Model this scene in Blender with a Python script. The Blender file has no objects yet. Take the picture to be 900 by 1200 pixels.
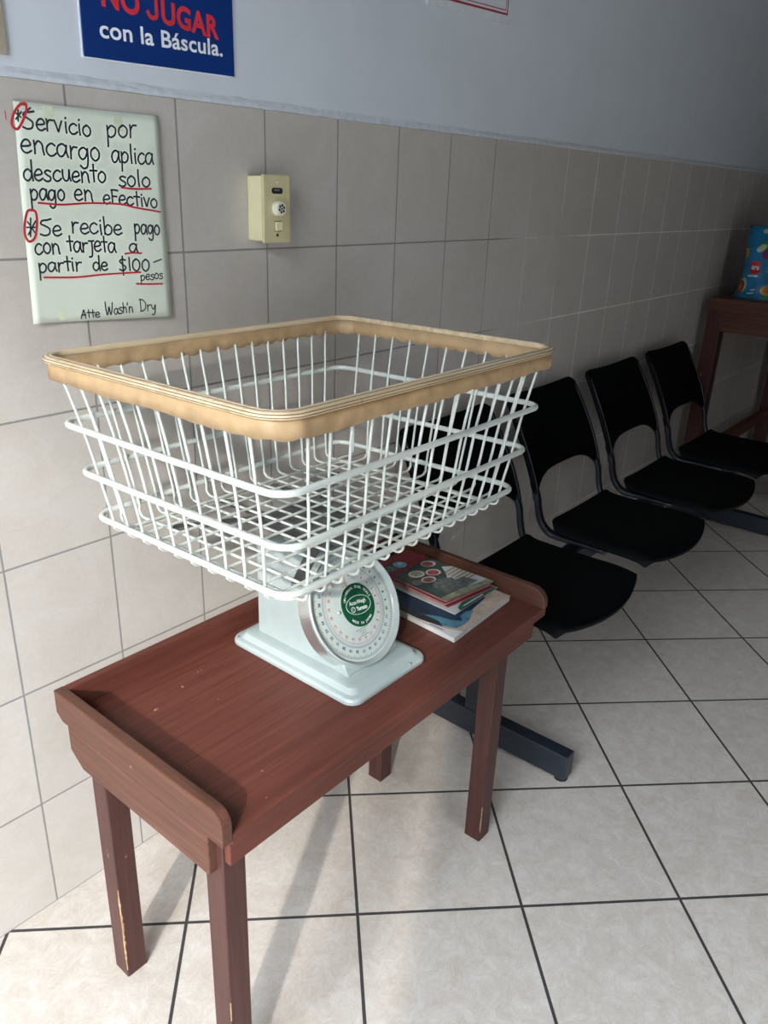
import bpy, bmesh, math, random
from mathutils import Vector, Matrix

random.seed(7)
scene = bpy.context.scene
COL = scene.collection
V = Vector
rad = math.radians

# ------------------------------------------------------------------ camera
cam_d = bpy.data.cameras.new('camera')
cam = bpy.data.objects.new('camera', cam_d)
COL.objects.link(cam)
scene.camera = cam
YAW, PIT, ROL = 0.890644, 0.390021, 0.0390385
CAMPOS = V((-0.7137, -1.2231, 1.3538))
fw = V((math.sin(YAW) * math.cos(PIT), math.cos(YAW) * math.cos(PIT), -math.sin(PIT)))
r0 = V((math.cos(YAW), -math.sin(YAW), 0.0))
u0 = r0.cross(fw)
rgt = math.cos(ROL) * r0 + math.sin(ROL) * u0
upv = -math.sin(ROL) * r0 + math.cos(ROL) * u0
cam.matrix_world = Matrix(((rgt.x, upv.x, -fw.x, CAMPOS.x), (rgt.y, upv.y, -fw.y, CAMPOS.y),
                           (rgt.z, upv.z, -fw.z, CAMPOS.z), (0, 0, 0, 1)))
cam_d.sensor_fit = 'VERTICAL'
cam_d.sensor_height = 36.0
cam_d.lens = 926.6 * 36.0 / 1200.0
cam_d.clip_start = 0.02

# ------------------------------------------------------------------ world, sun, daylight, exposure
world = bpy.data.worlds.new('world')
scene.world = world
world.use_nodes = True
bg = world.node_tree.nodes['Background']
bg.inputs[0].default_value = (0.78, 0.88, 1.0, 1)
bg.inputs[1].default_value = 21.0

sun_d = bpy.data.lights.new('sun', 'SUN')
sun_d.energy = 3.1
sun_d.angle = rad(1.6)
sun_d.color = (1.0, 0.975, 0.93)
sun = bpy.data.objects.new('sun', sun_d)
COL.objects.link(sun)
SUNEL = rad(27.0)
SUNAZ = rad(29.0)
sdir = V((math.cos(SUNAZ) * math.cos(SUNEL), math.sin(SUNAZ) * math.cos(SUNEL), -math.sin(SUNEL)))
sun.rotation_euler = sdir.to_track_quat('-Z', 'Y').to_euler()
sun.location = (-6, -4, 4)


def portal(name, loc, sx, sy, aim):
    """guides the sky light that really enters through an opening of the shop front"""
    d = bpy.data.lights.new(name, 'AREA')
    d.shape = 'RECTANGLE'
    d.size = sx
    d.size_y = sy
    d.cycles.is_portal = True
    o = bpy.data.objects.new(name, d)
    COL.objects.link(o)
    o.location = loc
    o.rotation_euler = V(aim).to_track_quat('-Z', 'Y').to_euler()
    return o


XS, YF, ZC = -1.5, -4.0, 2.75                 # shop front (left, behind the camera), street side, ceiling
D0, D1, DH = -1.640, -0.38, 2.50               # doorway
W0, W1, WZ0, WZ1 = -1.35, 0.45, 0.35, 2.55      # street window
portal('doorway_sky', (XS - 0.14, (D0 + D1) / 2, DH / 2), D1 - D0, DH, (1, 0, 0))
portal('window_sky', ((W0 + W1) / 2, YF - 0.14, (WZ0 + WZ1) / 2), W1 - W0, WZ1 - WZ0, (0, 1, 0))

scene.view_settings.view_transform = 'Standard'
scene.view_settings.look = 'None'
scene.view_settings.gamma = 1.0
scene.view_settings.use_curve_mapping = False
scene.view_settings.exposure = 0.25


# ------------------------------------------------------------------ materials
def new_mat(name):
    m = bpy.data.materials.new(name)
    m.use_nodes = True
    nt = m.node_tree
    return m, nt, nt.nodes['Principled BSDF']


def N(nt, t, **kw):
    n = nt.nodes.new(t)
    for k, v in kw.items():
        setattr(n, k, v)
    return n


def setin(n, **kw):
    for k, v in kw.items():
        n.inputs[k.replace('_', ' ')].default_value = v


def plain(name, col, rough=0.5, metal=0.0, noise=0.06, nscale=30.0, bump=0.0, spec=0.5, coat=0.0):
    m, nt, b = new_mat(name)
    setin(b, Roughness=rough, Metallic=metal)
    b.inputs['Specular IOR Level'].default_value = spec
    b.inputs['Coat Weight'].default_value = coat
    tc = N(nt, 'ShaderNodeTexCoord')
    nz = N(nt, 'ShaderNodeTexNoise')
    setin(nz, Scale=nscale, Detail=4.0)
    nt.links.new(tc.outputs['Object'], nz.inputs['Vector'])
    ra = N(nt, 'ShaderNodeValToRGB')
    ra.color_ramp.elements[0].position = 0.3
    ra.color_ramp.elements[1].position = 0.7
    ra.color_ramp.elements[0].color = tuple(max(0, c * (1 - noise)) for c in col) + (1,)
    ra.color_ramp.elements[1].color = tuple(min(1, c * (1 + noise)) for c in col) + (1,)
    nt.links.new(nz.outputs['Fac'], ra.inputs['Fac'])
    nt.links.new(ra.outputs['Color'], b.inputs['Base Color'])
    if bump:
        bp = N(nt, 'ShaderNodeBump')
        setin(bp, Strength=bump, Distance=0.002)
        nt.links.new(nz.outputs['Fac'], bp.inputs['Height'])
        nt.links.new(bp.outputs['Normal'], b.inputs['Normal'])
    return m


def wood(name, axis, dark, light, rough=0.38, scale=1.0):
    m, nt, b = new_mat(name)
    tc = N(nt, 'ShaderNodeTexCoord')
    mp = N(nt, 'ShaderNodeMapping')
    s = [70.0 * scale] * 3
    s['xyz'.index(axis)] = 3.2 * scale
    mp.inputs['Scale'].default_value = s
    nt.links.new(tc.outputs['Object'], mp.inputs['Vector'])
    nz = N(nt, 'ShaderNodeTexNoise')
    setin(nz, Scale=1.6, Detail=8.0, Roughness=0.65, Distortion=0.6)
    nt.links.new(mp.outputs['Vector'], nz.inputs['Vector'])
    ra = N(nt, 'ShaderNodeValToRGB')
    e = ra.color_ramp.elements
    e[0].position = 0.28
    e[0].color = dark + (1,)
    e[1].position = 0.72
    e[1].color = light + (1,)
    nt.links.new(nz.outputs['Fac'], ra.inputs['Fac'])
    # fine pores
    nz2 = N(nt, 'ShaderNodeTexNoise')
    setin(nz2, Scale=7.0, Detail=3.0)
    nt.links.new(mp.outputs['Vector'], nz2.inputs['Vector'])
    # pale worn specks
    nz3 = N(nt, 'ShaderNodeTexNoise')
    setin(nz3, Scale=55.0, Detail=2.0)
    nt.links.new(tc.outputs['Object'], nz3.inputs['Vector'])
    r3 = N(nt, 'ShaderNodeValToRGB')
    r3.color_ramp.elements[0].position = 0.745
    r3.color_ramp.elements[1].position = 0.80
    nt.links.new(nz3.outputs['Fac'], r3.inputs['Fac'])
    mx = N(nt, 'ShaderNodeMixRGB')
    mx.inputs['Color2'].default_value = (0.42, 0.22, 0.13, 1)
    nt.links.new(r3.outputs['Color'], mx.inputs['Fac'])
    nt.links.new(ra.outputs['Color'], mx.inputs['Color1'])
    nt.links.new(mx.outputs['Color'], b.inputs['Base Color'])
    bp = N(nt, 'ShaderNodeBump')
    setin(bp, Strength=0.12, Distance=0.001)
    nt.links.new(nz2.outputs['Fac'], bp.inputs['Height'])
    nt.links.new(bp.outputs['Normal'], b.inputs['Normal'])
    setin(b, Roughness=rough)
    b.inputs['Specular IOR Level'].default_value = 0.25
    return m


def tile(name, bw, bh, mortar, loc, rot, c1, c2, grout, rough, vein, bumpd=0.0012, grout2=None, fine=False):
    """procedural tiling in the object's own coordinates; rot brings the surface into the XY plane"""
    m, nt, b = new_mat(name)
    tc = N(nt, 'ShaderNodeTexCoord')
    mp = N(nt, 'ShaderNodeMapping')
    mp.vector_type = 'TEXTURE'
    mp.inputs['Location'].default_value = loc
    mp.inputs['Rotation'].default_value = rot
    nt.links.new(tc.outputs['Object'], mp.inputs['Vector'])
    br = N(nt, 'ShaderNodeTexBrick')
    br.offset = 0.0
    br.squash = 1.0
    setin(br, Scale=1.0)
    br.inputs['Mortar Size'].default_value = mortar
    br.inputs['Mortar Smooth'].default_value = 0.15
    br.inputs['Bias'].default_value = 0.0
    br.inputs['Brick Width'].default_value = bw
    br.inputs['Row Height'].default_value = bh
    br.inputs['Color1'].default_value = c1 + (1,)
    br.inputs['Color2'].default_value = c2 + (1,)
    br.inputs['Mortar'].default_value = grout + (1,)
    nt.links.new(mp.outputs['Vector'], br.inputs['Vector'])
    if grout2:
        # the joint colour turns paler further along the wall
        sx = N(nt, 'ShaderNodeSeparateXYZ')
        nt.links.new(tc.outputs['Object'], sx.inputs[0])
        nz = N(nt, 'ShaderNodeTexNoise')
        setin(nz, Scale=2.6, Detail=3.0)
        nt.links.new(tc.outputs['Object'], nz.inputs['Vector'])
        ad = N(nt, 'ShaderNodeMath', operation='MULTIPLY_ADD')
        ad.inputs[1].default_value = 1.6
        nt.links.new(nz.outputs['Fac'], ad.inputs[0])
        nt.links.new(sx.outputs['X'], ad.inputs[2])
        mr = N(nt, 'ShaderNodeMapRange')
        mr.inputs['From Min'].default_value = 1.9
        mr.inputs['From Max'].default_value = 2.7
        nt.links.new(ad.outputs[0], mr.inputs['Value'])
        mg = N(nt, 'ShaderNodeMixRGB')
        mg.inputs['Color1'].default_value = grout + (1,)
        mg.inputs['Color2'].default_value = grout2 + (1,)
        nt.links.new(mr.outputs['Result'], mg.inputs['Fac'])
        nt.links.new(mg.outputs['Color'], br.inputs['Mortar'])
    # broad mottling + fine veins
    n1 = N(nt, 'ShaderNodeTexNoise')
    setin(n1, Scale=22.0 if fine else 7.0, Detail=9.0, Roughness=0.78, Distortion=0.8)
    nt.links.new(tc.outputs['Object'], n1.inputs['Vector'])
    r1 = N(nt, 'ShaderNodeValToRGB')
    r1.color_ramp.elements[0].position = 0.36
    r1.color_ramp.elements[1].position = 0.66
    r1.color_ramp.elements[0].color = vein + (1,)
    r1.color_ramp.elements[1].color = (1, 1, 1, 1)
    nt.links.new(n1.outputs['Fac'], r1.inputs['Fac'])
    n2 = N(nt, 'ShaderNodeTexNoise')
    setin(n2, Scale=16.0 if fine else 24.0, Detail=9.0, Roughness=0.75, Distortion=2.4)
    nt.links.new(tc.outputs['Object'], n2.inputs['Vector'])
    r2 = N(nt, 'ShaderNodeValToRGB')
    r2.color_ramp.elements[0].position = 0.455
    r2.color_ramp.elements[0].color = (1, 1, 1, 1)
    r2.color_ramp.elements[1].position = 0.5
    r2.color_ramp.elements[1].color = tuple(0.5 + 0.5 * v for v in vein) + (1,)
    e = r2.color_ramp.elements.new(0.545)
    e.color = (1, 1, 1, 1)
    nt.links.new(n2.outputs['Fac'], r2.inputs['Fac'])
    m1 = N(nt, 'ShaderNodeMixRGB', blend_type='MULTIPLY')
    m1.inputs['Fac'].default_value = 1.0
    nt.links.new(br.outputs['Color'], m1.inputs['Color1'])
    nt.links.new(r1.outputs['Color'], m1.inputs['Color2'])
    m2 = N(nt, 'ShaderNodeMixRGB', blend_type='MULTIPLY')
    m2.inputs['Fac'].default_value = 0.8
    nt.links.new(m1.outputs['Color'], m2.inputs['Color1'])
    nt.links.new(r2.outputs['Color'], m2.inputs['Color2'])
    nt.links.new(m2.outputs['Color'], b.inputs['Base Color'])
    rr = N(nt, 'ShaderNodeMapRange')
    rr.inputs['To Min'].default_value = rough
    rr.inputs['To Max'].default_value = 0.9
    nt.links.new(br.outputs['Fac'], rr.inputs['Value'])
    nt.links.new(rr.outputs['Result'], b.inputs['Roughness'])
    inv = N(nt, 'ShaderNodeMath', operation='SUBTRACT')
    inv.inputs[0].default_value = 1.0
    nt.links.new(br.outputs['Fac'], inv.inputs[1])
    bp = N(nt, 'ShaderNodeBump')
    setin(bp, Strength=0.8, Distance=bumpd)
    nt.links.new(inv.outputs[0], bp.inputs['Height'])
    bp2 = N(nt, 'ShaderNodeBump')
    setin(bp2, Strength=0.10, Distance=0.002)
    nt.links.new(n2.outputs['Fac'], bp2.inputs['Height'])
    nt.links.new(bp.outputs['Normal'], bp2.inputs['Normal'])
    nt.links.new(bp2.outputs['Normal'], b.inputs['Normal'])
    return m


M = {}
M['wall_tile'] = tile('wall_tile', 0.2, 0.2465, 0.0019, (0, 0, 0), (rad(90), 0, 0),
                      (0.50, 0.462, 0.42), (0.53, 0.492, 0.45), (0.25, 0.24, 0.225), 0.34, (0.90, 0.87, 0.835), grout2=(0.88, 0.86, 0.81))
M['floor_tile'] = tile('floor_tile', 0.3374, 0.3374, 0.0034, (-0.0616, -0.2361, 0), (0, 0, 0.7829),
                       (0.57, 0.525, 0.475), (0.61, 0.565, 0.51), (0.045, 0.040, 0.037), 0.40, (0.80, 0.74, 0.68), 0.002, fine=True)
M['paint'] = plain('wall_paint', (0.60, 0.63, 0.66), 0.55, noise=0.03, nscale=9, bump=0.25)
M['plaster'] = plain('plaster_lip', (0.56, 0.585, 0.61), 0.6, noise=0.10, nscale=60, bump=0.4)
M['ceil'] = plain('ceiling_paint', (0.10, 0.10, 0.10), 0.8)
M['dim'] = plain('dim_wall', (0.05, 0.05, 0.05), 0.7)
M['alu'] = plain('aluminium', (0.45, 0.45, 0.46), 0.35, metal=0.8)
M['walk'] = plain('sidewalk_concrete', (0.30, 0.29, 0.28), 0.9, noise=0.15, nscale=6)
M['facade'] = plain('street_facade', (0.12, 0.115, 0.11), 0.8, nscale=2)
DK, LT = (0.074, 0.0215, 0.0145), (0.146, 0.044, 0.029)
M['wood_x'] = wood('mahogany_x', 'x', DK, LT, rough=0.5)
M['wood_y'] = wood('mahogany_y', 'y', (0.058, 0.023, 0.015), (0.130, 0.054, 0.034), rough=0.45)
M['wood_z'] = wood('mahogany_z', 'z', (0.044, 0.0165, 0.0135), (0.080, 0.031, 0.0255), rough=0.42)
M['rawwood'] = plain('bare_wood', (0.42, 0.25, 0.13), 0.7, noise=0.3, nscale=90)
M['wire'] = plain('white_enamel', (0.595, 0.62, 0.565), 0.32, noise=0.05, nscale=60)
M['band'] = plain('cream_strip', (0.62, 0.60, 0.50), 0.5, noise=0.12, nscale=40)
M['rim_l'] = wood('cane_lip', 'x', (0.46, 0.33, 0.19), (0.72, 0.59, 0.40), 0.4, 0.5)
M['rim_s'] = plain('cane_skirt', (0.43, 0.285, 0.148), 0.5, noise=0.16, nscale=28, bump=0.2)
M['rim_g'] = plain('rim_groove', (0.17, 0.105, 0.05), 0.7)
M['scale'] = plain('mint_enamel', (0.365, 0.415, 0.395), 0.25, noise=0.03, nscale=40, coat=0.3)
M['chrome'] = plain('chrome', (0.76, 0.78, 0.76), 0.3, metal=0.9, noise=0.02)
M['face'] = plain('dial_white', (0.56, 0.62, 0.57), 0.45, noise=0.03)
M['rimwhite'] = plain('dial_rim_white', (0.50, 0.55, 0.52), 0.22, metal=0.35, noise=0.02)
M['steel'] = plain('worn_steel', (0.13, 0.13, 0.125), 0.45, metal=0.3, noise=0.3)
M['green'] = plain('emblem_green', (0.006, 0.085, 0.035), 0.4)
M['ink'] = plain('black_ink', (0.02, 0.02, 0.022), 0.6)
M['ink_grey'] = plain('grey_ink', (0.07, 0.08, 0.085), 0.6)
M['ink_red'] = plain('red_ink', (0.55, 0.10, 0.07), 0.6)
M['ink_white'] = plain('white_ink', (0.8, 0.85, 0.82), 0.5)
M['black'] = plain('black_plastic', (0.0015, 0.0017, 0.002), 0.55, noise=0.2, nscale=50, bump=0.15, spec=0.10)
M['edgeglint'] = plain('black_edge_glint', (0.004, 0.005, 0.007), 0.3, noise=0.1, spec=0.6)  # glossy black of the added bead that imitates the edge highlight
M['blacktube'] = plain('black_painted_steel', (0.006, 0.0085, 0.013), 0.32, noise=0.1, spec=0.4)
M['footsteel'] = plain('blue_black_steel', (0.016, 0.021, 0.030), 0.40, noise=0.2, nscale=20)
M['rubber'] = plain('rubber', (0.012, 0.012, 0.012), 0.7)
M['note'] = plain('green_white_paper', (0.66, 0.70, 0.58), 0.85, noise=0.035, nscale=14)
M['marker'] = plain('black_marker', (0.018, 0.022, 0.03), 0.6)
M['redmarker'] = plain('red_marker', (0.52, 0.02, 0.03), 0.6)
M['tape'] = plain('yellowed_tape', (0.62, 0.62, 0.38), 0.5)
M['navy'] = plain('navy_vinyl', (0.004, 0.030, 0.165), 0.35, noise=0.08, nscale=12)
M['signred'] = plain('sign_red', (0.62, 0.035, 0.05), 0.4)
M['signwhite'] = plain('sign_white', (0.80, 0.83, 0.87), 0.5)
M['poster'] = plain('poster_white', (0.62, 0.64, 0.66), 0.6)
M['posterred'] = plain('poster_red', (0.33, 0.03, 0.04), 0.6)
M['tan'] = plain('tan_board', (0.34, 0.29, 0.22), 0.7)
M['ivory'] = plain('ivory_plastic', (0.72, 0.66, 0.40), 0.38, noise=0.03)
M['ivory2'] = plain('ivory_plate', (0.56, 0.49, 0.285), 0.30, noise=0.05)
M['cream'] = plain('cream_knob', (0.72, 0.69, 0.55), 0.35)
M['slotbrown'] = plain('button_gap', (0.16, 0.13, 0.07), 0.6)
M['slot'] = plain('dark_slot', (0.02, 0.025, 0.022), 0.4)
M['bagblue'] = plain('bag_blue', (0.012, 0.16, 0.34), 0.28, noise=0.25, nscale=16, bump=0.3)


# ------------------------------------------------------------------ mesh helpers
def mesh_obj(name, bm, mat, parent=None, origin=None, smooth=False, bevel=0.0, kind=None, segs=2):
    """link bm (in world coordinates) as one object; under a parent it is stored relative to the thing's base"""
    me = bpy.data.meshes.new(name)
    if origin is None:
        origin = V(parent['org']) if parent is not None and 'org' in ORG(parent) else V((0, 0, 0))
    if parent is not None:
        origin = ORGS[parent.name]
    bmesh.ops.translate(bm, verts=bm.verts, vec=-V(origin))
    bmesh.ops.recalc_face_normals(bm, faces=bm.faces)
    if smooth:
        for f in bm.faces:
            f.smooth = True
    bm.to_mesh(me)
    bm.free()
    if isinstance(mat, (list, tuple)):
        for mm in mat:
            me.materials.append(mm)
    else:
        me.materials.append(mat)
    o = bpy.data.objects.new(name, me)
    COL.objects.link(o)
    if parent is not None:
        o.parent = parent
        ORGS[o.name] = V(origin)
    else:
        o.location = origin
        ORGS[o.name] = V(origin)
    if bevel:
        md = o.modifiers.new('bevel', 'BEVEL')
        md.width = bevel
        md.segments = segs
        md.limit_method = 'ANGLE'
        md.angle_limit = rad(35)
        if smooth is None:
            pass
    if kind:
        o['kind'] = kind
    return o


ORGS = {}


def ORG(o):
    return {}


def thing(name, label, cat, loc, group=None):
    o = bpy.data.objects.new(name, None)
    o.empty_display_size = 0.05
    COL.objects.link(o)
    o.location = loc
    ORGS[o.name] = V(loc)
    o['label'] = label
    o['category'] = cat
    if group:
        o['group'] = group
    return o


def tag(o, label, cat, group=None):
    o['label'] = label
    o['category'] = cat
    if group:
        o['group'] = group
    return o


def box(bm, x0, x1, y0, y1, z0, z1):
    vs = [bm.verts.new((x, y, z)) for x in (x0, x1) for y in (y0, y1) for z in (z0, z1)]
    for f in ((0, 1, 3, 2), (4, 6, 7, 5), (0, 4, 5, 1), (2, 3, 7, 6), (0, 2, 6, 4), (1, 5, 7, 3)):
        bm.faces.new([vs[i] for i in f])
    return vs


def boxbm(*a):
    bm = bmesh.new()
    box(bm, *a)
    return bm


def prism(bm, poly, axis, a, b):
    """extrude a closed 2-D polygon along axis from a to b"""
    def P(p, t):
        return {'x': (t, p[0], p[1]), 'y': (p[0], t, p[1]), 'z': (p[0], p[1], t)}[axis]
    A = [bm.verts.new(P(p, a)) for p in poly]
    B = [bm.verts.new(P(p, b)) for p in poly]
    n = len(poly)
    bm.faces.new(A)
    bm.faces.new(B[::-1])
    for i in range(n):
        bm.faces.new((A[i], B[i], B[(i + 1) % n], A[(i + 1) % n]))


def rrect(cx, cy, a, b, r, seg=6):
    out = []
    for sx, sy, a0 in ((1, 1, 0), (-1, 1, 90), (-1, -1, 180), (1, -1, 270)):
        for k in range(seg + 1):
            w = rad(a0 + 90 * k / seg)
            out.append((cx + sx * (a - r) + r * math.cos(w), cy + sy * (b - r) + r * math.sin(w)))
    return out


def tube(bm, pts, r, closed=False, seg=8, flat=None):
    pts = [V(p) for p in pts]
    n = len(pts)
    rings = []
    prev = None
    for i in range(n):
        if closed:
            t = (pts[(i + 1) % n] - pts[i - 1]).normalized()
        else:
            t = (pts[min(i + 1, n - 1)] - pts[max(i - 1, 0)]).normalized()
        if prev is None:
            ref = V((0, 0, 1)) if abs(t.z) < 0.9 else V((1, 0, 0))
            nn = (ref - t * ref.dot(t)).normalized()
        else:
            nn = (prev - t * prev.dot(t)).normalized()
        prev = nn
        bb = t.cross(nn)
        rings.append([bm.verts.new(pts[i] + nn * (r * math.cos(2 * math.pi * k / seg)) +
                                   bb * ((flat or r) * math.sin(2 * math.pi * k / seg))) for k in range(seg)])
    m = n if closed else n - 1
    for i in range(m):
        A, B = rings[i], rings[(i + 1) % n]
        off = 0
        if closed and i == n - 1:
            off = min(range(seg), key=lambda s: sum((A[k].co - B[(k + s) % seg].co).length for k in range(seg)))
        for k in range(seg):
            bm.faces.new((A[k], A[(k + 1) % seg], B[(k + 1 + off) % seg], B[(k + off) % seg]))
    if not closed:
        bm.faces.new(rings[0][::-1])
        bm.faces.new(rings[-1])


def catmull(pts, per=6, closed=False):
    P = [V(p) for p in pts]
    n = len(P)
    out = []
    m = n if closed else n - 1
    for i in range(m):
        if closed:
            p0, p1, p2, p3 = P[i - 1], P[i], P[(i + 1) % n], P[(i + 2) % n]
        else:
            p1, p2 = P[i], P[i + 1]
            p0 = P[i - 1] if i > 0 else p1 * 2 - p2
            p3 = P[i + 2] if i + 2 < n else p2 * 2 - p1
        for k in range(per):
            t = k / per
            out.append(0.5 * ((2 * p1) + (p2 - p0) * t + (2 * p0 - 5 * p1 + 4 * p2 - p3) * t * t +
                              (3 * p1 - p0 - 3 * p2 + p3) * t * t * t))
    if not closed:
        out.append(P[-1])
    return out


def cyl(bm, c, axis, r, h, seg=32, r2=None):
    """closed cylinder from c along axis (unit Vector) of height h"""
    axis = V(axis).normalized()
    ref = V((0, 0, 1)) if abs(axis.z) < 0.9 else V((1, 0, 0))
    a = (ref - axis * ref.dot(axis)).normalized()
    b = axis.cross(a)
    c = V(c)
    r2 = r if r2 is None else r2
    A = [bm.verts.new(c + a * r * math.cos(2 * math.pi * k / seg) + b * r * math.sin(2 * math.pi * k / seg)) for k in range(seg)]
    B = [bm.verts.new(c + axis * h + a * r2 * math.cos(2 * math.pi * k / seg) + b * r2 * math.sin(2 * math.pi * k / seg)) for k in range(seg)]
    bm.faces.new(A[::-1])
    bm.faces.new(B)
    for k in range(seg):
        bm.faces.new((A[k], A[(k + 1) % seg], B[(k + 1) % seg], B[k]))


def lathe(bm, c, axis, prof, seg=64):
    """prof: list of (radius, distance along axis); closed profile ring"""
    axis = V(axis).normalized()
    ref = V((0, 0, 1)) if abs(axis.z) < 0.9 else V((1, 0, 0))
    a = (ref - axis * ref.dot(axis)).normalized()
    b = axis.cross(a)
    c = V(c)
    R = []
    for k in range(seg):
        w = 2 * math.pi * k / seg
        R.append([bm.verts.new(c + axis * h + (a * math.cos(w) + b * math.sin(w)) * r) for r, h in prof])
    n = len(prof)
    for k in range(seg):
        A, B = R[k], R[(k + 1) % seg]
        for i in range(n):
            j = (i + 1) % n
            bm.faces.new((A[i], A[j], B[j], B[i]))


def ribbon(bm, pts, w, mapf, per=6, seg_close=False):
    """flat marker stroke: pts 2-D, mapf(u, v) -> world point"""
    P = catmull([(p[0], p[1], 0) for p in pts], per) if len(pts) > 2 else [V((p[0], p[1], 0)) for p in pts]
    n = len(P)
    if n < 2:
        return
    L, Rr = [], []
    for i in range(n):
        t = (P[min(i + 1, n - 1)] - P[max(i - 1, 0)])
        if t.length < 1e-9:
            t = V((1, 0, 0))
        t.normalize()
        s = V((-t.y, t.x, 0)) * (w / 2)
        q = P[i].copy()
        if i == 0:
            q -= t * w * 0.4
        if i == n - 1:
            q += t * w * 0.4
        L.append(bm.verts.new(mapf(*(q + s).xy)))
        Rr.append(bm.verts.new(mapf(*(q - s).xy)))
    for i in range(n - 1):
        bm.faces.new((L[i], L[i + 1], Rr[i + 1], Rr[i]))


def text_polys(txt, bold=0.0, spacing=1.0):
    """built-in font text as (verts, faces) normalised: bbox x 0..1, y in cap-height units of the whole bbox"""
    c = bpy.data.curves.new('txt', 'FONT')
    c.body = txt
    c.size = 1.0
    c.offset = bold
    c.space_character = spacing
    c.resolution_u = 4
    o = bpy.data.objects.new('txt', c)
    COL.objects.link(o)
    dg = bpy.context.evaluated_depsgraph_get()
    dg.update()
    me = o.evaluated_get(dg).to_mesh()
    vs = [v.co.copy() for v in me.vertices]
    fs = [list(p.vertices) for p in me.polygons]
    o.evaluated_get(dg).to_mesh_clear()
    bpy.data.objects.remove(o)
    bpy.data.curves.remove(c)
    return vs, fs


def add_text(bm, txt, mapf, width=None, height=None, bold=0.0, center=False, cap=0.70, spacing=1.0):
    """lay text on a surface: mapf(u, v). width = full advance in metres, height = cap height"""
    vs, fs = text_polys(txt, bold, spacing)
    if not vs:
        return
    x0 = min(v.x for v in vs)
    x1 = max(v.x for v in vs)
    sx = width / (x1 - x0) if width else height / cap
    sy = height / cap if height else sx
    off = -(x1 - x0) * sx / 2 if center else 0
    bv = [bm.verts.new(mapf((v.x - x0) * sx + off, v.y * sy)) for v in vs]
    for f in fs:
        try:
            bm.faces.new([bv[i] for i in f])
        except ValueError:
            pass


# ------------------------------------------------------------------ the room
XE = 7.2
FAC = 5.0
mesh_obj('floor', boxbm(XS, XE, YF, 0.0, -0.12, 0.0), M['floor_tile'], kind='structure')
ZT = 1.479
bm = boxbm(XS, XE, 0.0, 0.15, 0.0, ZT)
mesh_obj('wall_back', bm, M['wall_tile'], kind='structure')
mesh_obj('wall_back_upper', boxbm(XS, XE, 0.0, 0.15, ZT, ZC), M['paint'], kind='structure')
# rough plaster lip where the painted wall meets the tiles
bm = bmesh.new()
nseg = 260
rows = []
for i in range(nseg + 1):
    x = XS + (XE - XS) * i / nseg
    j = random.uniform(-1, 1)
    k = random.uniform(-1, 1)
    prof = [(0.001, ZT + 0.016), (-0.0010 - 0.0005 * abs(j), ZT + 0.010 + 0.002 * j), (-0.0030 - 0.0005 * k, ZT + 0.0045 + 0.0012 * k),
            (-0.0026 + 0.0005 * j, ZT - 0.0004 + 0.0010 * k), (0.001, ZT - 0.0016)]
    rows.append([bm.verts.new((x, y, z)) for y, z in prof])
for i in range(nseg):
    for k in range(4):
        bm.faces.new((rows[i][k], rows[i + 1][k], rows[i + 1][k + 1], rows[i][k + 1]))
mesh_obj('trim_1', bm, M['plaster'], kind='structure')
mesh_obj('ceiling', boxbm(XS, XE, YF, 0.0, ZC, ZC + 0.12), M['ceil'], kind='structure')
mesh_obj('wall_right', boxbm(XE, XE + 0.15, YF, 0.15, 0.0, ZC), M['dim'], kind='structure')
bm = bmesh.new()
box(bm, XS - 0.15, W0, YF - 0.15, YF, 0, ZC)
box(bm, W1, XE + 0.15, YF - 0.15, YF, 0, ZC)
box(bm, W0, W1, YF - 0.15, YF, 0, WZ0)
box(bm, W0, W1, YF - 0.15, YF, WZ1, ZC)
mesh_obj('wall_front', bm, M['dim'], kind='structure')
bm = bmesh.new()
box(bm, W0, W1, YF - 0.10, YF - 0.06, WZ0, WZ0 + 0.04)
box(bm, W0, W1, YF - 0.10, YF - 0.06, WZ1 - 0.04, WZ1)
for x in (W0, (W0 + W1) / 2 - 0.02, W1 - 0.04):
    box(bm, x, x + 0.04, YF - 0.10, YF - 0.06, WZ0, WZ1)
mesh_obj('window_1', bm, M['alu'], kind='structure')
# side wall with the open doorway
bm = bmesh.new()
box(bm, XS - 0.15, XS, D1, 0.15, 0, ZC)
box(bm, XS - 0.15, XS, D0, D1, DH, ZC)
box(bm, XS - 0.15, XS, YF, D0, 0, ZC)
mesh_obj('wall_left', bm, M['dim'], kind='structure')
bm = bmesh.new()
box(bm, XS - 0.10, XS - 0.05, D1 - 0.05, D1, 0, DH)
box(bm, XS - 0.10, XS - 0.05, D0, D0 + 0.05, 0, DH)
box(bm, XS - 0.10, XS - 0.05, D0, D1, DH - 0.05, DH)
mesh_obj('door_1', bm, M['alu'], kind='structure')
# unseen slats and post added to soften the sun's edges, denser towards the top
bm = bmesh.new()
for k in range(11):
    t = 0.005 + 0.0055 * k
    zc = 3.54 + 0.06 * k
    box(bm, -4.52, -4.50, -3.9, -1.5, zc - t / 2, zc + t / 2)
box(bm, -4.52, -4.50, -3.9, -1.5, 4.17, 4.60)
box(bm, -4.56, -4.48, -3.98, -3.9, -0.02, 4.60)
box(bm, -4.56, -4.48, -1.5, -1.42, -0.02, 4.60)
box(bm, -4.53, -4.47, -3.115, -3.050, -0.02, 4.60)
mesh_obj('added_sun_slats', bm, M['alu'], kind='structure')
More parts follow.
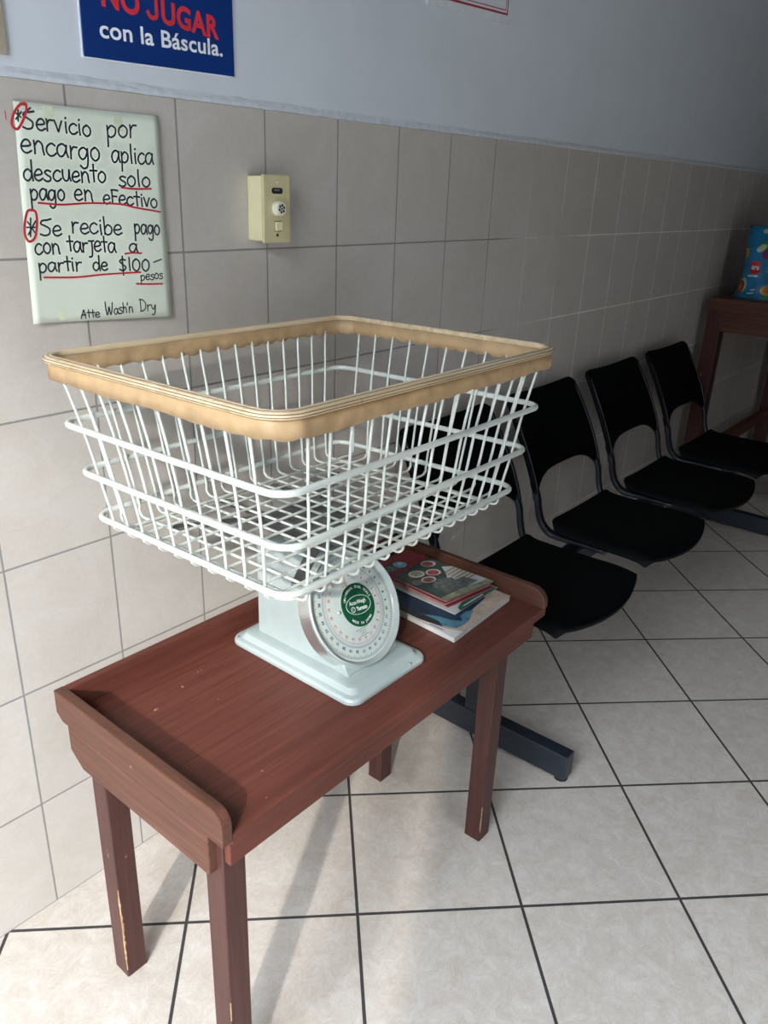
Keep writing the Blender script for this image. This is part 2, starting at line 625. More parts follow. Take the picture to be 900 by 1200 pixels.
# street outside: pavement and the buildings across the street
bm = bmesh.new()
box(bm, -12.0, XS - 0.15, -14, 6, -0.14, -0.02)
box(bm, XS - 0.15, 10.0, -14, YF - 0.15, -0.14, -0.02)
mesh_obj('ground', bm, M['walk'], kind='structure')
bm = bmesh.new()
box(bm, -12.0, -9.5, -14, 6, -0.02, FAC)
box(bm, -9.5, 10.0, -14, -12.0, -0.02, FAC + 1.5)
mesh_obj('wall_street', bm, M['facade'], kind='structure')

# ------------------------------------------------------------------ wooden weighing table
TX0, TX1, TYF, TYB, TZ = -0.203, 0.632, -0.572, -0.175, 0.550
tb = thing('weighing_table', 'low red-brown wooden table with raised edges under the weighing scale', 'table', (0.21, -0.37, 0))
bm = bmesh.new()
box(bm, TX0, TX1 + 0.014, TYF, TYB, TZ - 0.021, TZ)
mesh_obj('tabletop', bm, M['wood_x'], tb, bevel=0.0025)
bm = bmesh.new()
box(bm, TX0, TX1 + 0.014, TYB, TYB + 0.015, TZ - 0.021, TZ + 0.042)
mesh_obj('back_rail', bm, M['wood_x'], tb, bevel=0.002)


def end_rail_poly(zb, zt, yb, yf, r, chamfer):
    p = [(yb, zt), (yb, zb + chamfer), (yb - chamfer * 1.4, zb), (yf, zb), ]
    for k in range(9):
        w = rad(180 + 90 - 90 * k / 8)  # from front going up into the top
    q = []
    for k in range(9):
        t = k / 8 * math.pi / 2
        q.append((yf + r - r * math.cos(t), zt - r + r * math.sin(t)))
    return p + q


bm = bmesh.new()
prism(bm, end_rail_poly(0.538, 0.592, -0.1595, -0.5735, 0.022, 0.012), 'x', -0.221, -0.203)
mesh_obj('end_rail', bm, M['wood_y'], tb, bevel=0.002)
bm = bmesh.new()
prism(bm, end_rail_poly(TZ, 0.592, -0.160, -0.5735, 0.032, 0.0), 'x', 0.632, 0.648)
mesh_obj('end_rail', bm, M['wood_y'], tb, bevel=0.002)
for x0, x1 in ((-0.2205, -0.2035), (0.610, 0.626)):
    bm = bmesh.new()
    zt = 0.538 if x0 < 0 else TZ - 0.021
    prism(bm, [(-0.190, zt), (-0.190, 0.492), (-0.222, 0.468), (-0.5405, 0.468), (-0.5405, zt)], 'x', x0, x1)
    mesh_obj('end_apron', bm, M['wood_y'], tb, bevel=0.002)
bm = boxbm(-0.2035, 0.610, -0.566, -0.553, 0.489, TZ - 0.021)
mesh_obj('front_apron', bm, M['wood_x'], tb, bevel=0.002)
bm = boxbm(-0.2035, 0.610, -0.215, -0.202, 0.489, TZ - 0.021)
mesh_obj('back_apron', bm, M['wood_x'], tb, bevel=0.002)
LW = 0.040
for x, y in ((-0.2062, -0.553), (0.4990, -0.553), (-0.2035, -0.2530), (0.4985, -0.265)):
    bm = boxbm(x, x + LW, y, y + LW, 0.0, TZ - 0.021)
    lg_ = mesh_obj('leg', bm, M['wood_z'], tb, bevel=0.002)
    # chipped paint along the corner that faces the room
    if x < 0 or y < -0.5:
        bm = bmesh.new()
        z0, z1, wd = (0.020, 0.215, 0.0042) if y > -0.3 else ((0.03, 0.10, 0.0012) if x > 0 else (0.17, 0.21, 0.0016))
        n = 26
        prev = None
        rnd = random.Random(int(x * 1000) + 5)
        for k in range(n + 1):
            z = z0 + (z1 - z0) * k / n
            w1 = max(0.0003, wd * rnd.uniform(-0.25, 1.0) * math.sin(math.pi * (0.04 + 0.92 * k / n)))
            w2 = max(0.0003, wd * rnd.uniform(-0.35, 0.8) * math.sin(math.pi * (0.04 + 0.92 * k / n)))
            e = 0.0003
            row = [bm.verts.new(p) for p in ((x - e, y + 0.0006 + w1, z), (x - e + 0.0003, y - e + 0.0003, z), (x + 0.0006 + w2, y - e, z))]
            if prev:
                for q in range(2):
                    bm.faces.new((prev[q], prev[q + 1], row[q + 1], row[q]))
            prev = row
        mesh_obj('chipped_edge', bm, M['rawwood'], lg_)

# ------------------------------------------------------------------ dial scale
sc = thing('weighing_scale', 'mint white dial weighing scale with green emblem carrying the wire basket', 'scale', (0.215, -0.355, TZ))
bm = bmesh.new()
levels = [(0.0006, 0.105, 0.157, 0.024), (0.007, 0.105, 0.157, 0.024), (0.011, 0.102, 0.154, 0.022), (0.013, 0.094, 0.146, 0.018), (0.021, 0.086, 0.138, 0.012), (0.022, 0.080, 0.132, 0.008)]
loops = []
for h, a, b, r in levels:
    loops.append([bm.verts.new((x, y, TZ + h)) for x, y in rrect(0.212, -0.353, a, b, r)])
for A, B in zip(loops[:-1], loops[1:]):
    for k in range(len(A)):
        bm.faces.new((A[k], A[(k + 1) % len(A)], B[(k + 1) % len(A)], B[k]))
bm.faces.new(loops[0][::-1])
bm.faces.new(loops[-1])
sbase = mesh_obj('base_plate', bm, M['scale'], sc, bevel=0.001)
for sx, sy in ((0.268, -0.503), (0.118, -0.212), (0.306, -0.212)):
    bm = bmesh.new()
    lathe(bm, (sx, sy, TZ + 0.0105), (0, 0, 1), [(0.0002, 0.0022), (0.003, 0.0018), (0.0045, 0.0), (0.0002, 0.0)], 16)
    mesh_obj('screw', bm, M['chrome'], sbase, smooth=True)
# body: a pillar whose front slopes back
bm = bmesh.new()
prism(bm, [(-0.463, TZ + 0.021), (-0.235, TZ + 0.021), (-0.235, 0.758), (-0.352, 0.758)], 'x', 0.1455, 0.2845)
mesh_obj('housing', bm, M['scale'], sc, bevel=0.004, segs=3)
# neck and platform
bm = bmesh.new()
box(bm, 0.185, 0.245, -0.325, -0.262, 0.757, 0.800)
mesh_obj('neck', bm, M['scale'], sc, bevel=0.004)
bm = bmesh.new()
prism(bm, rrect(0.213, -0.320, 0.085, 0.085, 0.02), 'z', 0.7995, 0.8055)
for sx in (-1, 1):
    for sy in (-1, 1):
        prism(bm, [(0.213 + sx * 0.07 - 0.007 * sy, -0.320 + sy * 0.07 + 0.007 * sx), (0.213 + sx * 0.07 + 0.007 * sy, -0.320 + sy * 0.07 - 0.007 * sx),
                   (0.213 + sx * 0.20 + 0.007 * sy, -0.327 + sy * 0.15 - 0.007 * sx), (0.213 + sx * 0.20 - 0.007 * sy, -0.327 + sy * 0.15 + 0.007 * sx)], 'z', 0.8050, 0.8095)
mesh_obj('platform', bm, M['steel'], sc, bevel=0.001)

# dial
DC = V((0.215, -0.418, 0.667))
TILT = 0.533
DN = V((0, -math.cos(TILT), math.sin(TILT)))
DU = V((0, math.sin(TILT), math.cos(TILT)))
DX = V((1, 0, 0))
DR = 0.1057


def dmap(h):
    return lambda u, v: DC + DX * u + DU * v + DN * h


bm = bmesh.new()
lathe(bm, DC, DN, [(DR, -0.0040), (DR - 0.004, -0.0040), (DR - 0.004, -0.032), (DR - 0.001, -0.032), (DR, -0.030)], 96)
mesh_obj('bezel', bm, M['chrome'], sc, smooth=False)
bm = bmesh.new()
lathe(bm, DC, DN, [(DR, -0.0038), (DR, 0.0), (DR - 0.0015, 0.0016), (DR - 0.0038, 0.0014), (DR - 0.0080, -0.0075), (DR - 0.0095, -0.0078), (DR - 0.004, -0.0085)], 96)
mesh_obj('dial_rim', bm, M['rimwhite'], sc, smooth=True)
bm = bmesh.new()
cyl(bm, DC - DN * 0.032, DN, DR - 0.0092, 0.0245, 96)
dface = mesh_obj('dial_face', bm, M['face'], sc)
H0 = -0.0070


def ticks(bm, r0, r1, n, w, skip=None, rr=None):
    for k in range(n):
        a = 2 * math.pi * k / n
        e = rr if (rr and k % 5 == 0) else r1
        d = V((math.sin(a), math.cos(a)))
        s = V((d.y, -d.x)) * w / 2
        ps = [d * r0 + s, d * e + s, d * e - s, d * r0 - s]
        bm.faces.new([bm.verts.new(dmap(H0)(p.x, p.y)) for p in ps])


def ring(bm, r0, r1, h, seg=96, cx=0, cy=0, sy=1.0, rot=0.0, mp=None):
    mp = mp or dmap(h)
    A, B = [], []
    for k in range(seg):
        a = 2 * math.pi * k / seg
        for R, L in ((r0, A), (r1, B)):
            x, y = R * math.cos(a), R * math.sin(a) * sy
            L.append(bm.verts.new(mp(cx + x * math.cos(rot) - y * math.sin(rot), cy + x * math.sin(rot) + y * math.cos(rot))))
    for k in range(seg):
        bm.faces.new((A[k], A[(k + 1) % seg], B[(k + 1) % seg], B[k]))


def disc(bm, R, h, cx=0, cy=0, sy=1.0, seg=64, mp=None, thick=0.0):
    mp = mp or dmap(h)
    bm.faces.new([bm.verts.new(mp(cx + R * math.cos(2 * math.pi * k / seg), cy + R * sy * math.sin(2 * math.pi * k / seg))) for k in range(seg)])


bm = bmesh.new()
ticks(bm, 0.0930, 0.0885, 200, 0.0008, rr=0.0860)
mesh_obj('tick_marks', bm, M['ink_grey'], dface)
bm = bmesh.new()
for k in range(32):
    a = 2 * math.pi * k / 32
    d = V((math.sin(a), math.cos(a)))
    if k % 1 == 0:
        cxy = d * 0.0785
        f = lambda u, v, c=cxy, a=a: dmap(H0)(c.x + u * math.cos(a) + (v - 0.0018) * math.sin(a), c.y - u * math.sin(a) + (v - 0.0018) * math.cos(a))
        add_text(bm, str(k), f, height=0.0050, center=True, bold=0.035)
mesh_obj('outer_numbers', bm, M['ink'], dface)
bm = bmesh.new()
ring(bm, 0.0695, 0.0735, H0)
ring(bm, 0.0668, 0.0675, H0)
mesh_obj('grey_ring', bm, plain('pale_blue_grey', (0.38, 0.45, 0.45), 0.5), dface)
bm = bmesh.new()
ticks(bm, 0.0665, 0.0635, 120, 0.0007, rr=0.0615)
for k in range(24):
    a = 2 * math.pi * k / 24
    d = V((math.sin(a), math.cos(a))) * 0.0570
    f = lambda u, v, c=d, a=a: dmap(H0)(c.x + u * math.cos(a) + (v - 0.0015) * math.sin(a), c.y - u * math.sin(a) + (v - 0.0015) * math.cos(a))
    add_text(bm, str(k * 2 if k < 5 else k), f, height=0.0048, center=True, bold=0.025)
mesh_obj('inner_numbers', bm, M['ink_red'], dface)
# small print under the emblem
bm = bmesh.new()
for j, (w, t) in enumerate(((0.030, 0.0022), (0.018, 0.0022), (0.012, 0.0022), (0.022, 0.0022))):
    nn = int(w / 0.003)
    for k in range(nn):
        x = 0.0 - w / 2 + w * k / nn
        y = -0.0415 - j * 0.0040
        ps = [(x, y), (x + 0.0020, y), (x + 0.0020, y + 0.0012), (x, y + 0.0012)]
        bm.faces.new([bm.verts.new(dmap(H0)(*p)) for p in ps])
mesh_obj('small_print', bm, M['ink_grey'], dface)
# pointer with cross mark
bm = bmesh.new()
for p, q, w in (((0.0, 0.030), (0.002, 0.066), 0.0011), ((-0.013, 0.041), (0.001, 0.0405), 0.0010), ((-0.012, 0.046), (0.0, 0.045), 0.0005)):
    ribbon(bm, [p, q], w, dmap(H0 + 0.0006))
mesh_obj('pointer', bm, M['ink_red'], dface)
# green emblem
EC = (0.0105, 0.0)
bm = bmesh.new()
cyl(bm, DC + DX * EC[0] + DN * (H0 - 0.001), DN, 0.0392, 0.0022, 64)
emb = mesh_obj('emblem', bm, M['green'], dface)
bm = bmesh.new()
HE = H0 + 0.0016
ROT = rad(-8)


def emap(u, v):
    x = u * math.cos(ROT) - v * math.sin(ROT)
    y = u * math.sin(ROT) + v * math.cos(ROT)
    return dmap(HE)(EC[0] + x * 1.13, EC[1] + y * 1.13)


ring(bm, 0.0258, 0.0270, HE, cx=0, cy=0, sy=0.56, mp=emap)
add_text(bm, 'Accu-Weigh', lambda u, v: emap(u - 0.001, v + 0.0018), width=0.036, height=0.0062, center=True, bold=0.02)
add_text(bm, 'Yamato', lambda u, v: emap(u + 0.005, v - 0.0088), width=0.024, height=0.0064, center=True, bold=0.035)
ring(bm, 0.0034, 0.0044, HE, cx=-0.0135, cy=-0.0056, mp=emap)
add_text(bm, 'C', lambda u, v: emap(u - 0.0135, v - 0.0072), height=0.0034, center=True)


def arc_text(bm, s, r, a0, a1, h, outward=True):
    n = len(s)
    for i, ch in enumerate(s):
        if ch == ' ':
            continue
        a = rad(a0 + (a1 - a0) * i / (n - 1))
        dd = V((math.sin(a), math.cos(a)))
        sg = 1 if outward else -1
        f = lambda u, v: emap(dd.x * r + sg * (u * math.cos(a) + v * math.sin(a)), dd.y * r + sg * (-u * math.sin(a) + v * math.cos(a)))
        add_text(bm, ch, f, height=h, center=True, bold=0.02)


arc_text(bm, 'UNIVERSAL DIAL SCALE', 0.0268, -68, 72, 0.0040)
arc_text(bm, 'MADE IN JAPAN', 0.0308, 222, 140, 0.0040, False)
mesh_obj('emblem_lettering', bm, M['ink_white'], emb)
bm = bmesh.new()
lathe(bm, DC + DX * -0.0375 + DU * 0.003 + DN * (H0 - 0.001), DN, [(0.0002, 0.004), (0.0025, 0.0035), (0.0035, 0.001), (0.0035, 0.0), (0.0002, 0.0)], 20)
mesh_obj('screw', bm, M['chrome'], dface, smooth=True)

# ------------------------------------------------------------------ wire basket
BO = V((0.2066, -0.3334, 0.8473))
_yaw, _tx, _ty = 0.0232, -0.0125, 0.0098
BM = Matrix.Rotation(_yaw, 3, 'Z') @ Matrix.Rotation(_tx, 3, 'X') @ Matrix.Rotation(_ty, 3, 'Y')


def bp(x, y, h):
    return BO + BM @ V((x, y, h))


bk = thing('wire_basket', 'large white wire laundry basket with a tan wooden rim on top of the scale', 'basket', BO + V((0, 0, -0.018)))


def loop(a, b, r, h, seg=8, bow=0.0, sub=14):
    c = rrect(0, 0, a, b, r, seg)
    out = []
    n = len(c)
    for i in range(n):
        p, q = c[i], c[(i + 1) % n]
        d = math.hypot(q[0] - p[0], q[1] - p[1])
        m = max(1, int(d / 0.012))
        for k in range(m):
            out.append((p[0] + (q[0] - p[0]) * k / m, p[1] + (q[1] - p[1]) * k / m))
    return [(x, y, h) for x, y in out]


RING = [(0.0, 0.2983, 0.218), (0.0757, 0.3102, 0.2310), (0.1541, 0.325, 0.2407)]
for h, a, b in RING:
    bm = bmesh.new()
    tube(bm, [bp(*p) for p in loop(a, b, 0.032, h)], 0.0049, closed=True, seg=10)
    mesh_obj('ring', bm, M['wire'], bk, smooth=True)
RW = 0.0023
GAP = 0.0066
GH = -0.0240
prof = [(0.232, 0.3365, 0.2475), (0.1541, 0.325 - GAP, 0.2407 - GAP), (0.0757, 0.3102 - GAP, 0.2310 - GAP), (0.003, 0.2990 - GAP, 0.2187 - GAP),
        (-0.0115, 0.2985 - GAP, 0.2182 - GAP), (-0.0175, 0.2970 - GAP, 0.2167 - GAP), (-0.0222, 0.2925 - GAP, 0.2122 - GAP), (GH, 0.2860 - GAP, 0.2057 - GAP), (GH, 0.2740 - GAP, 0.1937 - GAP)]
for i in range(15):
    x = -0.2540 + 0.0359 * i + 0.001
    L = []
    for h, a, b in prof:
        fx = x * (1 + (a / (0.2985 - GAP) - 1) * max(0, min(1, h / 0.05)) * 0.9)
        L.append((fx, -b, h))
    C1 = catmull(L, 4)
    pts = C1 + [V((p.x, -p.y, p.z)) for p in C1[::-1]]
    bm = bmesh.new()
    tube(bm, [bp(*p) for p in pts], RW, seg=7)
    mesh_obj('wire', bm, M['wire'], bk, smooth=True)
for i in range(10):
    y = 0.1725 - 0.0383 * i
    L = []
    for h, a, b in prof:
        fy = y * (1 + (b / (0.2182 - GAP) - 1) * max(0, min(1, h / 0.05)) * 0.9)
        L.append((-a, fy, h + (0.0046 if h < -0.015 else 0.0)))
    C1 = catmull(L, 4)
    pts = C1 + [V((-p.x, p.y, p.z)) for p in C1[::-1]]
    bm = bmesh.new()
    tube(bm, [bp(*p) for p in pts], RW, seg=7)
    mesh_obj('wire', bm, M['wire'], bk, smooth=True)
# flat strip under the floor wires
bm = bmesh.new()
A = [bp(*p) for p in loop(0.268, 0.190, 0.028, -0.0158)]
B = [bp(*p) for p in loop(0.254, 0.176, 0.022, -0.0158)]
bands = []
for Lp, hh in ((loop(0.268, 0.190, 0.028, 0), -0.0155), (loop(0.254, 0.176, 0.028, 0), -0.0155), (loop(0.254, 0.176, 0.028, 0), -0.0185), (loop(0.268, 0.190, 0.028, 0), -0.0185)):
    bands.append((Lp, hh))
base_loop = loop(0.268, 0.190, 0.028, 0)
n = len(base_loop)
quad = []
for (x, y, _) in base_loop:
    d = V((x / 0.268, y / 0.190))
    # inset towards the centre line of the nearest side
    ax, ay = abs(x) / 0.268, abs(y) / 0.190
    ix = x - math.copysign(0.014, x) * min(1, max(0, (abs(x) - 0.235) / 0.033)) if abs(x) > 0.235 else x
    iy = y - math.copysign(0.014, y) * min(1, max(0, (abs(y) - 0.157) / 0.033)) if abs(y) > 0.157 else y
    quad.append([bm.verts.new(bp(px, py, hh)) for px, py, hh in ((x, y, GH - 0.0024), (ix, iy, GH - 0.0024), (ix, iy, GH - 0.0050), (x, y, GH - 0.0050))])
for i in range(n):
    A, B = quad[i], quad[(i + 1) % n]
    for k in range(4):
        bm.faces.new((A[k], A[(k + 1) % 4], B[(k + 1) % 4], B[k]))
mesh_obj('base_strip', bm, M['band'], bk)
# two bars that sit on the scale platform
for x in (-0.06, 0.06):
    bm = bmesh.new()
    tube(bm, [bp(x, y, GH - 0.0078) for y in (-0.182, 0.182)], 0.005, seg=4, flat=0.012)
    mesh_obj('support_bar', bm, M['steel'], bk)


# wooden rim
def rim_sweep(section, mat, name, wav=None):
    lp = loop(0.340, 0.2512, 0.040, 0)
    nn = len(lp)
    bm = bmesh.new()
    rows = []
    s = 0.0
    for i in range(nn):
        p, q, o = V(lp[i]), V(lp[(i + 1) % nn]), V(lp[i - 1])
        t = (q - o).normalized()
        out = V((t.y, -t.x, 0))
        s += (p - o).length if i else 0
        row = []
        for k, (d, h) in enumerate(section):
            hh, dd = h, d
            if wav:
                hh, dd = wav(s, k, d, h)
            row.append(bm.verts.new(bp(p.x + out.x * dd, p.y + out.y * dd, hh)))
        rows.append(row)
    m = len(section)
    for i in range(nn):
        A, B = rows[i], rows[(i + 1) % nn]
        for k in range(m):
            bm.faces.new((A[k], B[k], B[(k + 1) % m], A[(k + 1) % m]))
    return mesh_obj(name, bm, mat, bk, smooth=True)


lip0 = [(-0.0055, 0.246), (-0.0060, 0.2585), (-0.0045, 0.2610), (-0.0015, 0.2615), (0.0005, 0.2608), (0.0010, 0.2596), (0.0020, 0.2594), (0.0030, 0.2600), (0.0055, 0.2590), (0.0070, 0.2570),
       (0.0071, 0.2556), (0.0078, 0.2548), (0.0092, 0.2540), (0.0095, 0.2515), (0.0086, 0.2500), (0.0087, 0.2490), (0.0090, 0.2475), (0.0080, 0.2455), (0.0060, 0.2445), (0.0030, 0.2440)]
lip = [(d, 0.2612 - (0.2615 - h) * 0.62) for d, h in lip0]
rim = rim_sweep(lip, M['rim_l'], 'rim')
g1 = [(0.0004, 0.2590), (0.0007, 0.2602), (0.0022, 0.2600), (0.0024, 0.2588)]
bm = None


def skirt_wave(s, k, d, h):
    ph = s / 0.0365 * 2 * math.pi
    if k in (3, 4):
        return h + 0.0042 * (0.5 + 0.5 * math.cos(ph)) ** 2 - 0.0012 * math.sin(s * 31), d + 0.0022 * math.cos(ph)
    if k in (2, 5):
        return h, d + 0.0020 * math.cos(ph)
    return h, d


skirt = [(-0.0060, 0.2520), (0.0034, 0.2520), (0.0040, 0.242), (0.0042, 0.2235), (-0.0048, 0.2235), (-0.0055, 0.236)]
rim_sweep(skirt, M['rim_s'], 'rim_skirt', skirt_wave)
for sec in ([(0.0072, 0.2556), (0.0079, 0.2562), (0.0087, 0.2550), (0.0080, 0.2546)], [(0.0085, 0.2502), (0.0093, 0.2500), (0.0093, 0.2488), (0.0085, 0.2486)],
            [(0.0008, 0.2594), (0.0009, 0.2604), (0.0022, 0.2603), (0.0023, 0.2593)]):
    rim_sweep([(d, 0.2612 - (0.2615 - h) * 0.62) for d, h in sec], M['rim_g'], 'rim_groove')

# ------------------------------------------------------------------ handwritten note
G = {
    'a': (0.95, [[(.78, .80), (.50, 1.0), (.16, .80), (.06, .38), (.24, .02), (.52, .10), (.74, .55), (.80, .92)], [(.80, .92), (.78, .4), (.90, .02)]]),
    'b': (0.90, [[(.10, 1.75), (.12, .9), (.12, .05)], [(.12, .55), (.42, .98), (.76, .72), (.70, .22), (.38, .0), (.12, .16)]]),
    'c': (0.85, [[(.74, .86), (.48, 1.0), (.16, .74), (.08, .32), (.30, .02), (.58, .06), (.80, .26)]]),
    'd': (0.95, [[(.74, .72), (.46, .98), (.12, .72), (.08, .26), (.36, .0), (.64, .22), (.76, .6)], [(.80, 1.75), (.78, .8), (.84, .02)]]),
    'e': (0.88, [[(.10, .46), (.52, .52), (.76, .66), (.60, .98), (.30, .92), (.08, .50), (.18, .12), (.46, .0), (.80, .20)]]),
    'F': (0.80, [[(.14, 1.45), (.16, .7), (.14, .0)], [(.08, 1.42), (.40, 1.46), (.80, 1.42)], [(.14, .78), (.40, .80), (.66, .78)]]),
    'g': (0.95, [[(.76, .80), (.48, 1.0), (.14, .76), (.10, .34), (.34, .06), (.62, .28), (.76, .72)], [(.80, .95), (.80, .1), (.70, -.50), (.40, -.66), (.16, -.46)]]),
    'h': (0.90, [[(.12, 1.7), (.12, .8), (.12, .0)], [(.12, .60), (.42, .98), (.68, .74), (.72, .0)]]),
    'i': (0.42, [[(.20, .98), (.20, .5), (.24, .02)], [(.20, 1.34), (.24, 1.40)]]),
    'j': (0.55, [[(.38, .98), (.40, .2), (.30, -.46), (.02, -.54)], [(.05, 1.0), (.40, 1.0), (.62, 1.02)]]),
    'l': (0.42, [[(.18, 1.65), (.18, .8), (.24, .02)]]),
    'n': (0.95, [[(.10, .98), (.13, .5), (.12, .0)], [(.12, .58), (.40, .98), (.68, .78), (.74, .3), (.80, .0)]]),
    'o': (0.90, [[(.44, 1.0), (.14, .76), (.10, .30), (.40, .0), (.72, .24), (.76, .70), (.50, 1.0), (.36, .98)]]),
    'p': (0.92, [[(.12, 1.0), (.14, .2), (.12, -.75)], [(.12, .64), (.44, 1.0), (.78, .74), (.70, .24), (.38, .02), (.14, .20)]]),
    'r': (0.72, [[(.12, .98), (.14, .5), (.12, .0)], [(.13, .55), (.34, .92), (.64, .94)]]),
    's': (0.78, [[(.66, .90), (.38, 1.0), (.14, .80), (.36, .56), (.64, .36), (.56, .06), (.26, .0), (.06, .12)]]),
    't': (0.68, [[(.34, 1.55), (.34, .7), (.36, .04)], [(.02, 1.0), (.34, 1.02), (.66, 1.0)]]),
    'u': (0.95, [[(.10, .98), (.12, .30), (.36, .0), (.62, .20), (.72, .98)], [(.72, .98), (.74, .4), (.84, .02)]]),
    'v': (0.80, [[(.06, .98), (.22, .5), (.36, .02), (.52, .5), (.70, .98)]]),
    'S': (1.05, [[(1.05, 1.62), (.70, 1.50), (.30, 1.42), (.16, 1.12), (.50, .92), (.86, .62), (.78, .14), (.40, -.02), (.04, .10)]]),
    'A': (1.0, [[(.04, .0), (.36, 1.0), (.56, 1.7), (.72, .8), (.80, .0)], [(.14, .62), (.50, .66), (.90, .62)]]),
    'W': (1.6, [[(.05, 2.1), (.10, 1.0), (.28, .05), (.55, .6), (.74, 1.3), (.86, .5), (1.05, .05), (1.30, 1.0), (1.42, 1.9)]]),
    'D': (1.15, [[(.18, 1.9), (.20, .9), (.22, .02)], [(.02, 1.85), (.55, 1.80), (.98, 1.25), (.94, .5), (.56, .06), (.12, .0)]]),
    'y': (0.90, [[(.10, .98), (.18, .45), (.42, .30), (.66, .92)], [(.72, 1.0), (.66, .1), (.46, -.62), (.12, -.56)]]),
    "'": (0.30, [[(.14, 1.7), (.10, 1.3)]]),
    '$': (0.95, [[(.76, 1.18), (.44, 1.28), (.14, 1.06), (.44, .72), (.76, .40), (.46, .04), (.08, .18)], [(.46, 1.6), (.44, .7), (.44, -.42)]]),
    '1': (0.45, [[(.22, 1.42), (.22, .7), (.24, .0)]]),
    '0': (1.05, [[(.52, 1.3), (.18, 1.0), (.14, .36), (.48, .0), (.84, .32), (.90, .96), (.60, 1.3), (.44, 1.28)]]),
}
WORDS = [
  ('Servicio', (-0.0746, 1.4138), (0.0374, 1.4094), 0.0153),
  ('por', (0.0624, 1.409), (0.1186, 1.413), 0.0178),
  ('encargo', (-0.0819, 1.3816), (0.049, 1.3738), 0.0181),
  ('aplica', (0.0682, 1.3736), (0.1463, 1.3747), 0.0167),
  ('descuento', (-0.0833, 1.3433), (0.0569, 1.344), 0.0159),
  ('solo', (0.0777, 1.3392), (0.1378, 1.3395), 0.0152),
  ('pago', (-0.076, 1.3161), (-0.018, 1.3163), 0.0152),
  ('en', (-0.0027, 1.3175), (0.0312, 1.3142), 0.0154),
  ('eFectivo', (0.0471, 1.313), (0.1493, 1.3068), 0.0139),
  ('Se', (-0.0676, 1.2666), (-0.0299, 1.2654), 0.0151),
  ('recibe', (-0.0138, 1.2683), (0.0769, 1.2635), 0.0159),
  ('pago', (0.0989, 1.2665), (0.1488, 1.2633), 0.0150),
  ('con', (-0.08, 1.239), (-0.0358, 1.2388), 0.0153),
  ('tarjeta', (-0.0248, 1.2411), (0.0617, 1.2377), 0.0152),
  ('a', (0.0856, 1.237), (0.1031, 1.2364), 0.0138),
  ('partir', (-0.0778, 1.2124), (-0.0026, 1.2111), 0.0141),
  ('de', (0.0158, 1.2113), (0.0435, 1.2088), 0.0135),
  ('$100', (0.0637, 1.2081), (0.1235, 1.2048), 0.0141),
  ('pesos', (0.1022, 1.1898), (0.1483, 1.1908), 0.0090),
  ('Atte', (-0.0147, 1.1363), (0.0204, 1.1359), 0.0081),
  ("Wash'n", (0.0307, 1.138), (0.083, 1.1384), 0.0101),
  ('Dry', (0.0956, 1.1389), (0.1305, 1.1365), 0.0104),
]
RED = [
   [(0.0825, 1.3371), (0.1061, 1.3355), (0.1376, 1.3364)],
   [(-0.0638, 1.3125), (-0.0248, 1.3103), (0.0215, 1.3128), (0.0766, 1.3119), (0.1033, 1.3071), (0.1524, 1.3002)],
   [(0.0774, 1.2344), (0.0907, 1.2356), (0.1082, 1.2345)],
   [(-0.0701, 1.2047), (-0.0157, 1.2017), (0.0396, 1.2035), (0.1035, 1.2037)],
   [(0.0939, 1.1852), (0.1179, 1.1832), (0.1457, 1.1821)],
   [(-0.0649, 1.4445), (-0.0743, 1.4437), (-0.0854, 1.4312), (-0.0901, 1.4169), (-0.083, 1.4116), (-0.0733, 1.4229), (-0.0659, 1.4375), (-0.0661, 1.4456), (-0.0728, 1.445)],
   [(-0.0741, 1.3021), (-0.0827, 1.3008), (-0.0889, 1.2869), (-0.0922, 1.2691), (-0.0873, 1.258), (-0.0766, 1.2637), (-0.0703, 1.2842), (-0.0702, 1.2996), (-0.0769, 1.3026)],
]
BLK = [
   [(-0.078, 1.4364), (-0.0801, 1.4223)], [(-0.0826, 1.4326), (-0.0754, 1.4274)], [(-0.0735, 1.4345), (-0.083, 1.4245)], [(-0.0691, 1.4337), (-0.0592, 1.4409)],
   [(-0.0794, 1.2907), (-0.0835, 1.2651)], [(-0.0873, 1.278), (-0.0718, 1.2778)], [(-0.0848, 1.2856), (-0.0738, 1.2675)], [(-0.072, 1.2868), (-0.0868, 1.2677)],
   [(0.1314, 1.2188), (0.1472, 1.223)],
]
NTL, NTR, NBR, NBL = (-0.0838, 1.448), (0.1606, 1.4479), (0.1617, 1.1245), (-0.098, 1.1362)


def note_y(x, z):
    s = (x + 0.09) / 0.25
    t = (1.448 - z) / 0.32
    return -(0.0030 + 0.0012 * math.sin(7 * s + 3 * t) + 0.0010 * math.sin(9 * t + 1.0) + 0.007 * max(0, t - 0.72) ** 1.5 * 4 * 0.6 + 0.0020 * (abs(s - .5) * 2) ** 4 * (0.3 + t))


nt_ = thing('handwritten_note', 'pale sheet of paper with handwritten black and red lettering on tiled wall', 'note', (0.035, 0.0, 1.125))
bm = bmesh.new()
nu, nv = 20, 26
g = []
for j in range(nv + 1):
    t = j / nv
    row = []
    for i in range(nu + 1):
        s = i / nu
        x = (NTL[0] * (1 - s) + NTR[0] * s) * (1 - t) + (NBL[0] * (1 - s) + NBR[0] * s) * t
        z = (NTL[1] * (1 - s) + NTR[1] * s) * (1 - t) + (NBL[1] * (1 - s) + NBR[1] * s) * t
        row.append(bm.verts.new((x, note_y(x, z), z)))
    g.append(row)
for j in range(nv):
    for i in range(nu):
        bm.faces.new((g[j][i], g[j][i + 1], g[j + 1][i + 1], g[j + 1][i]))
paper = mesh_obj('paper', bm, M['note'], nt_, smooth=True)
sm = paper.modifiers.new('thickness', 'SOLIDIFY')
sm.thickness = 0.0003
sm.offset = 0.0


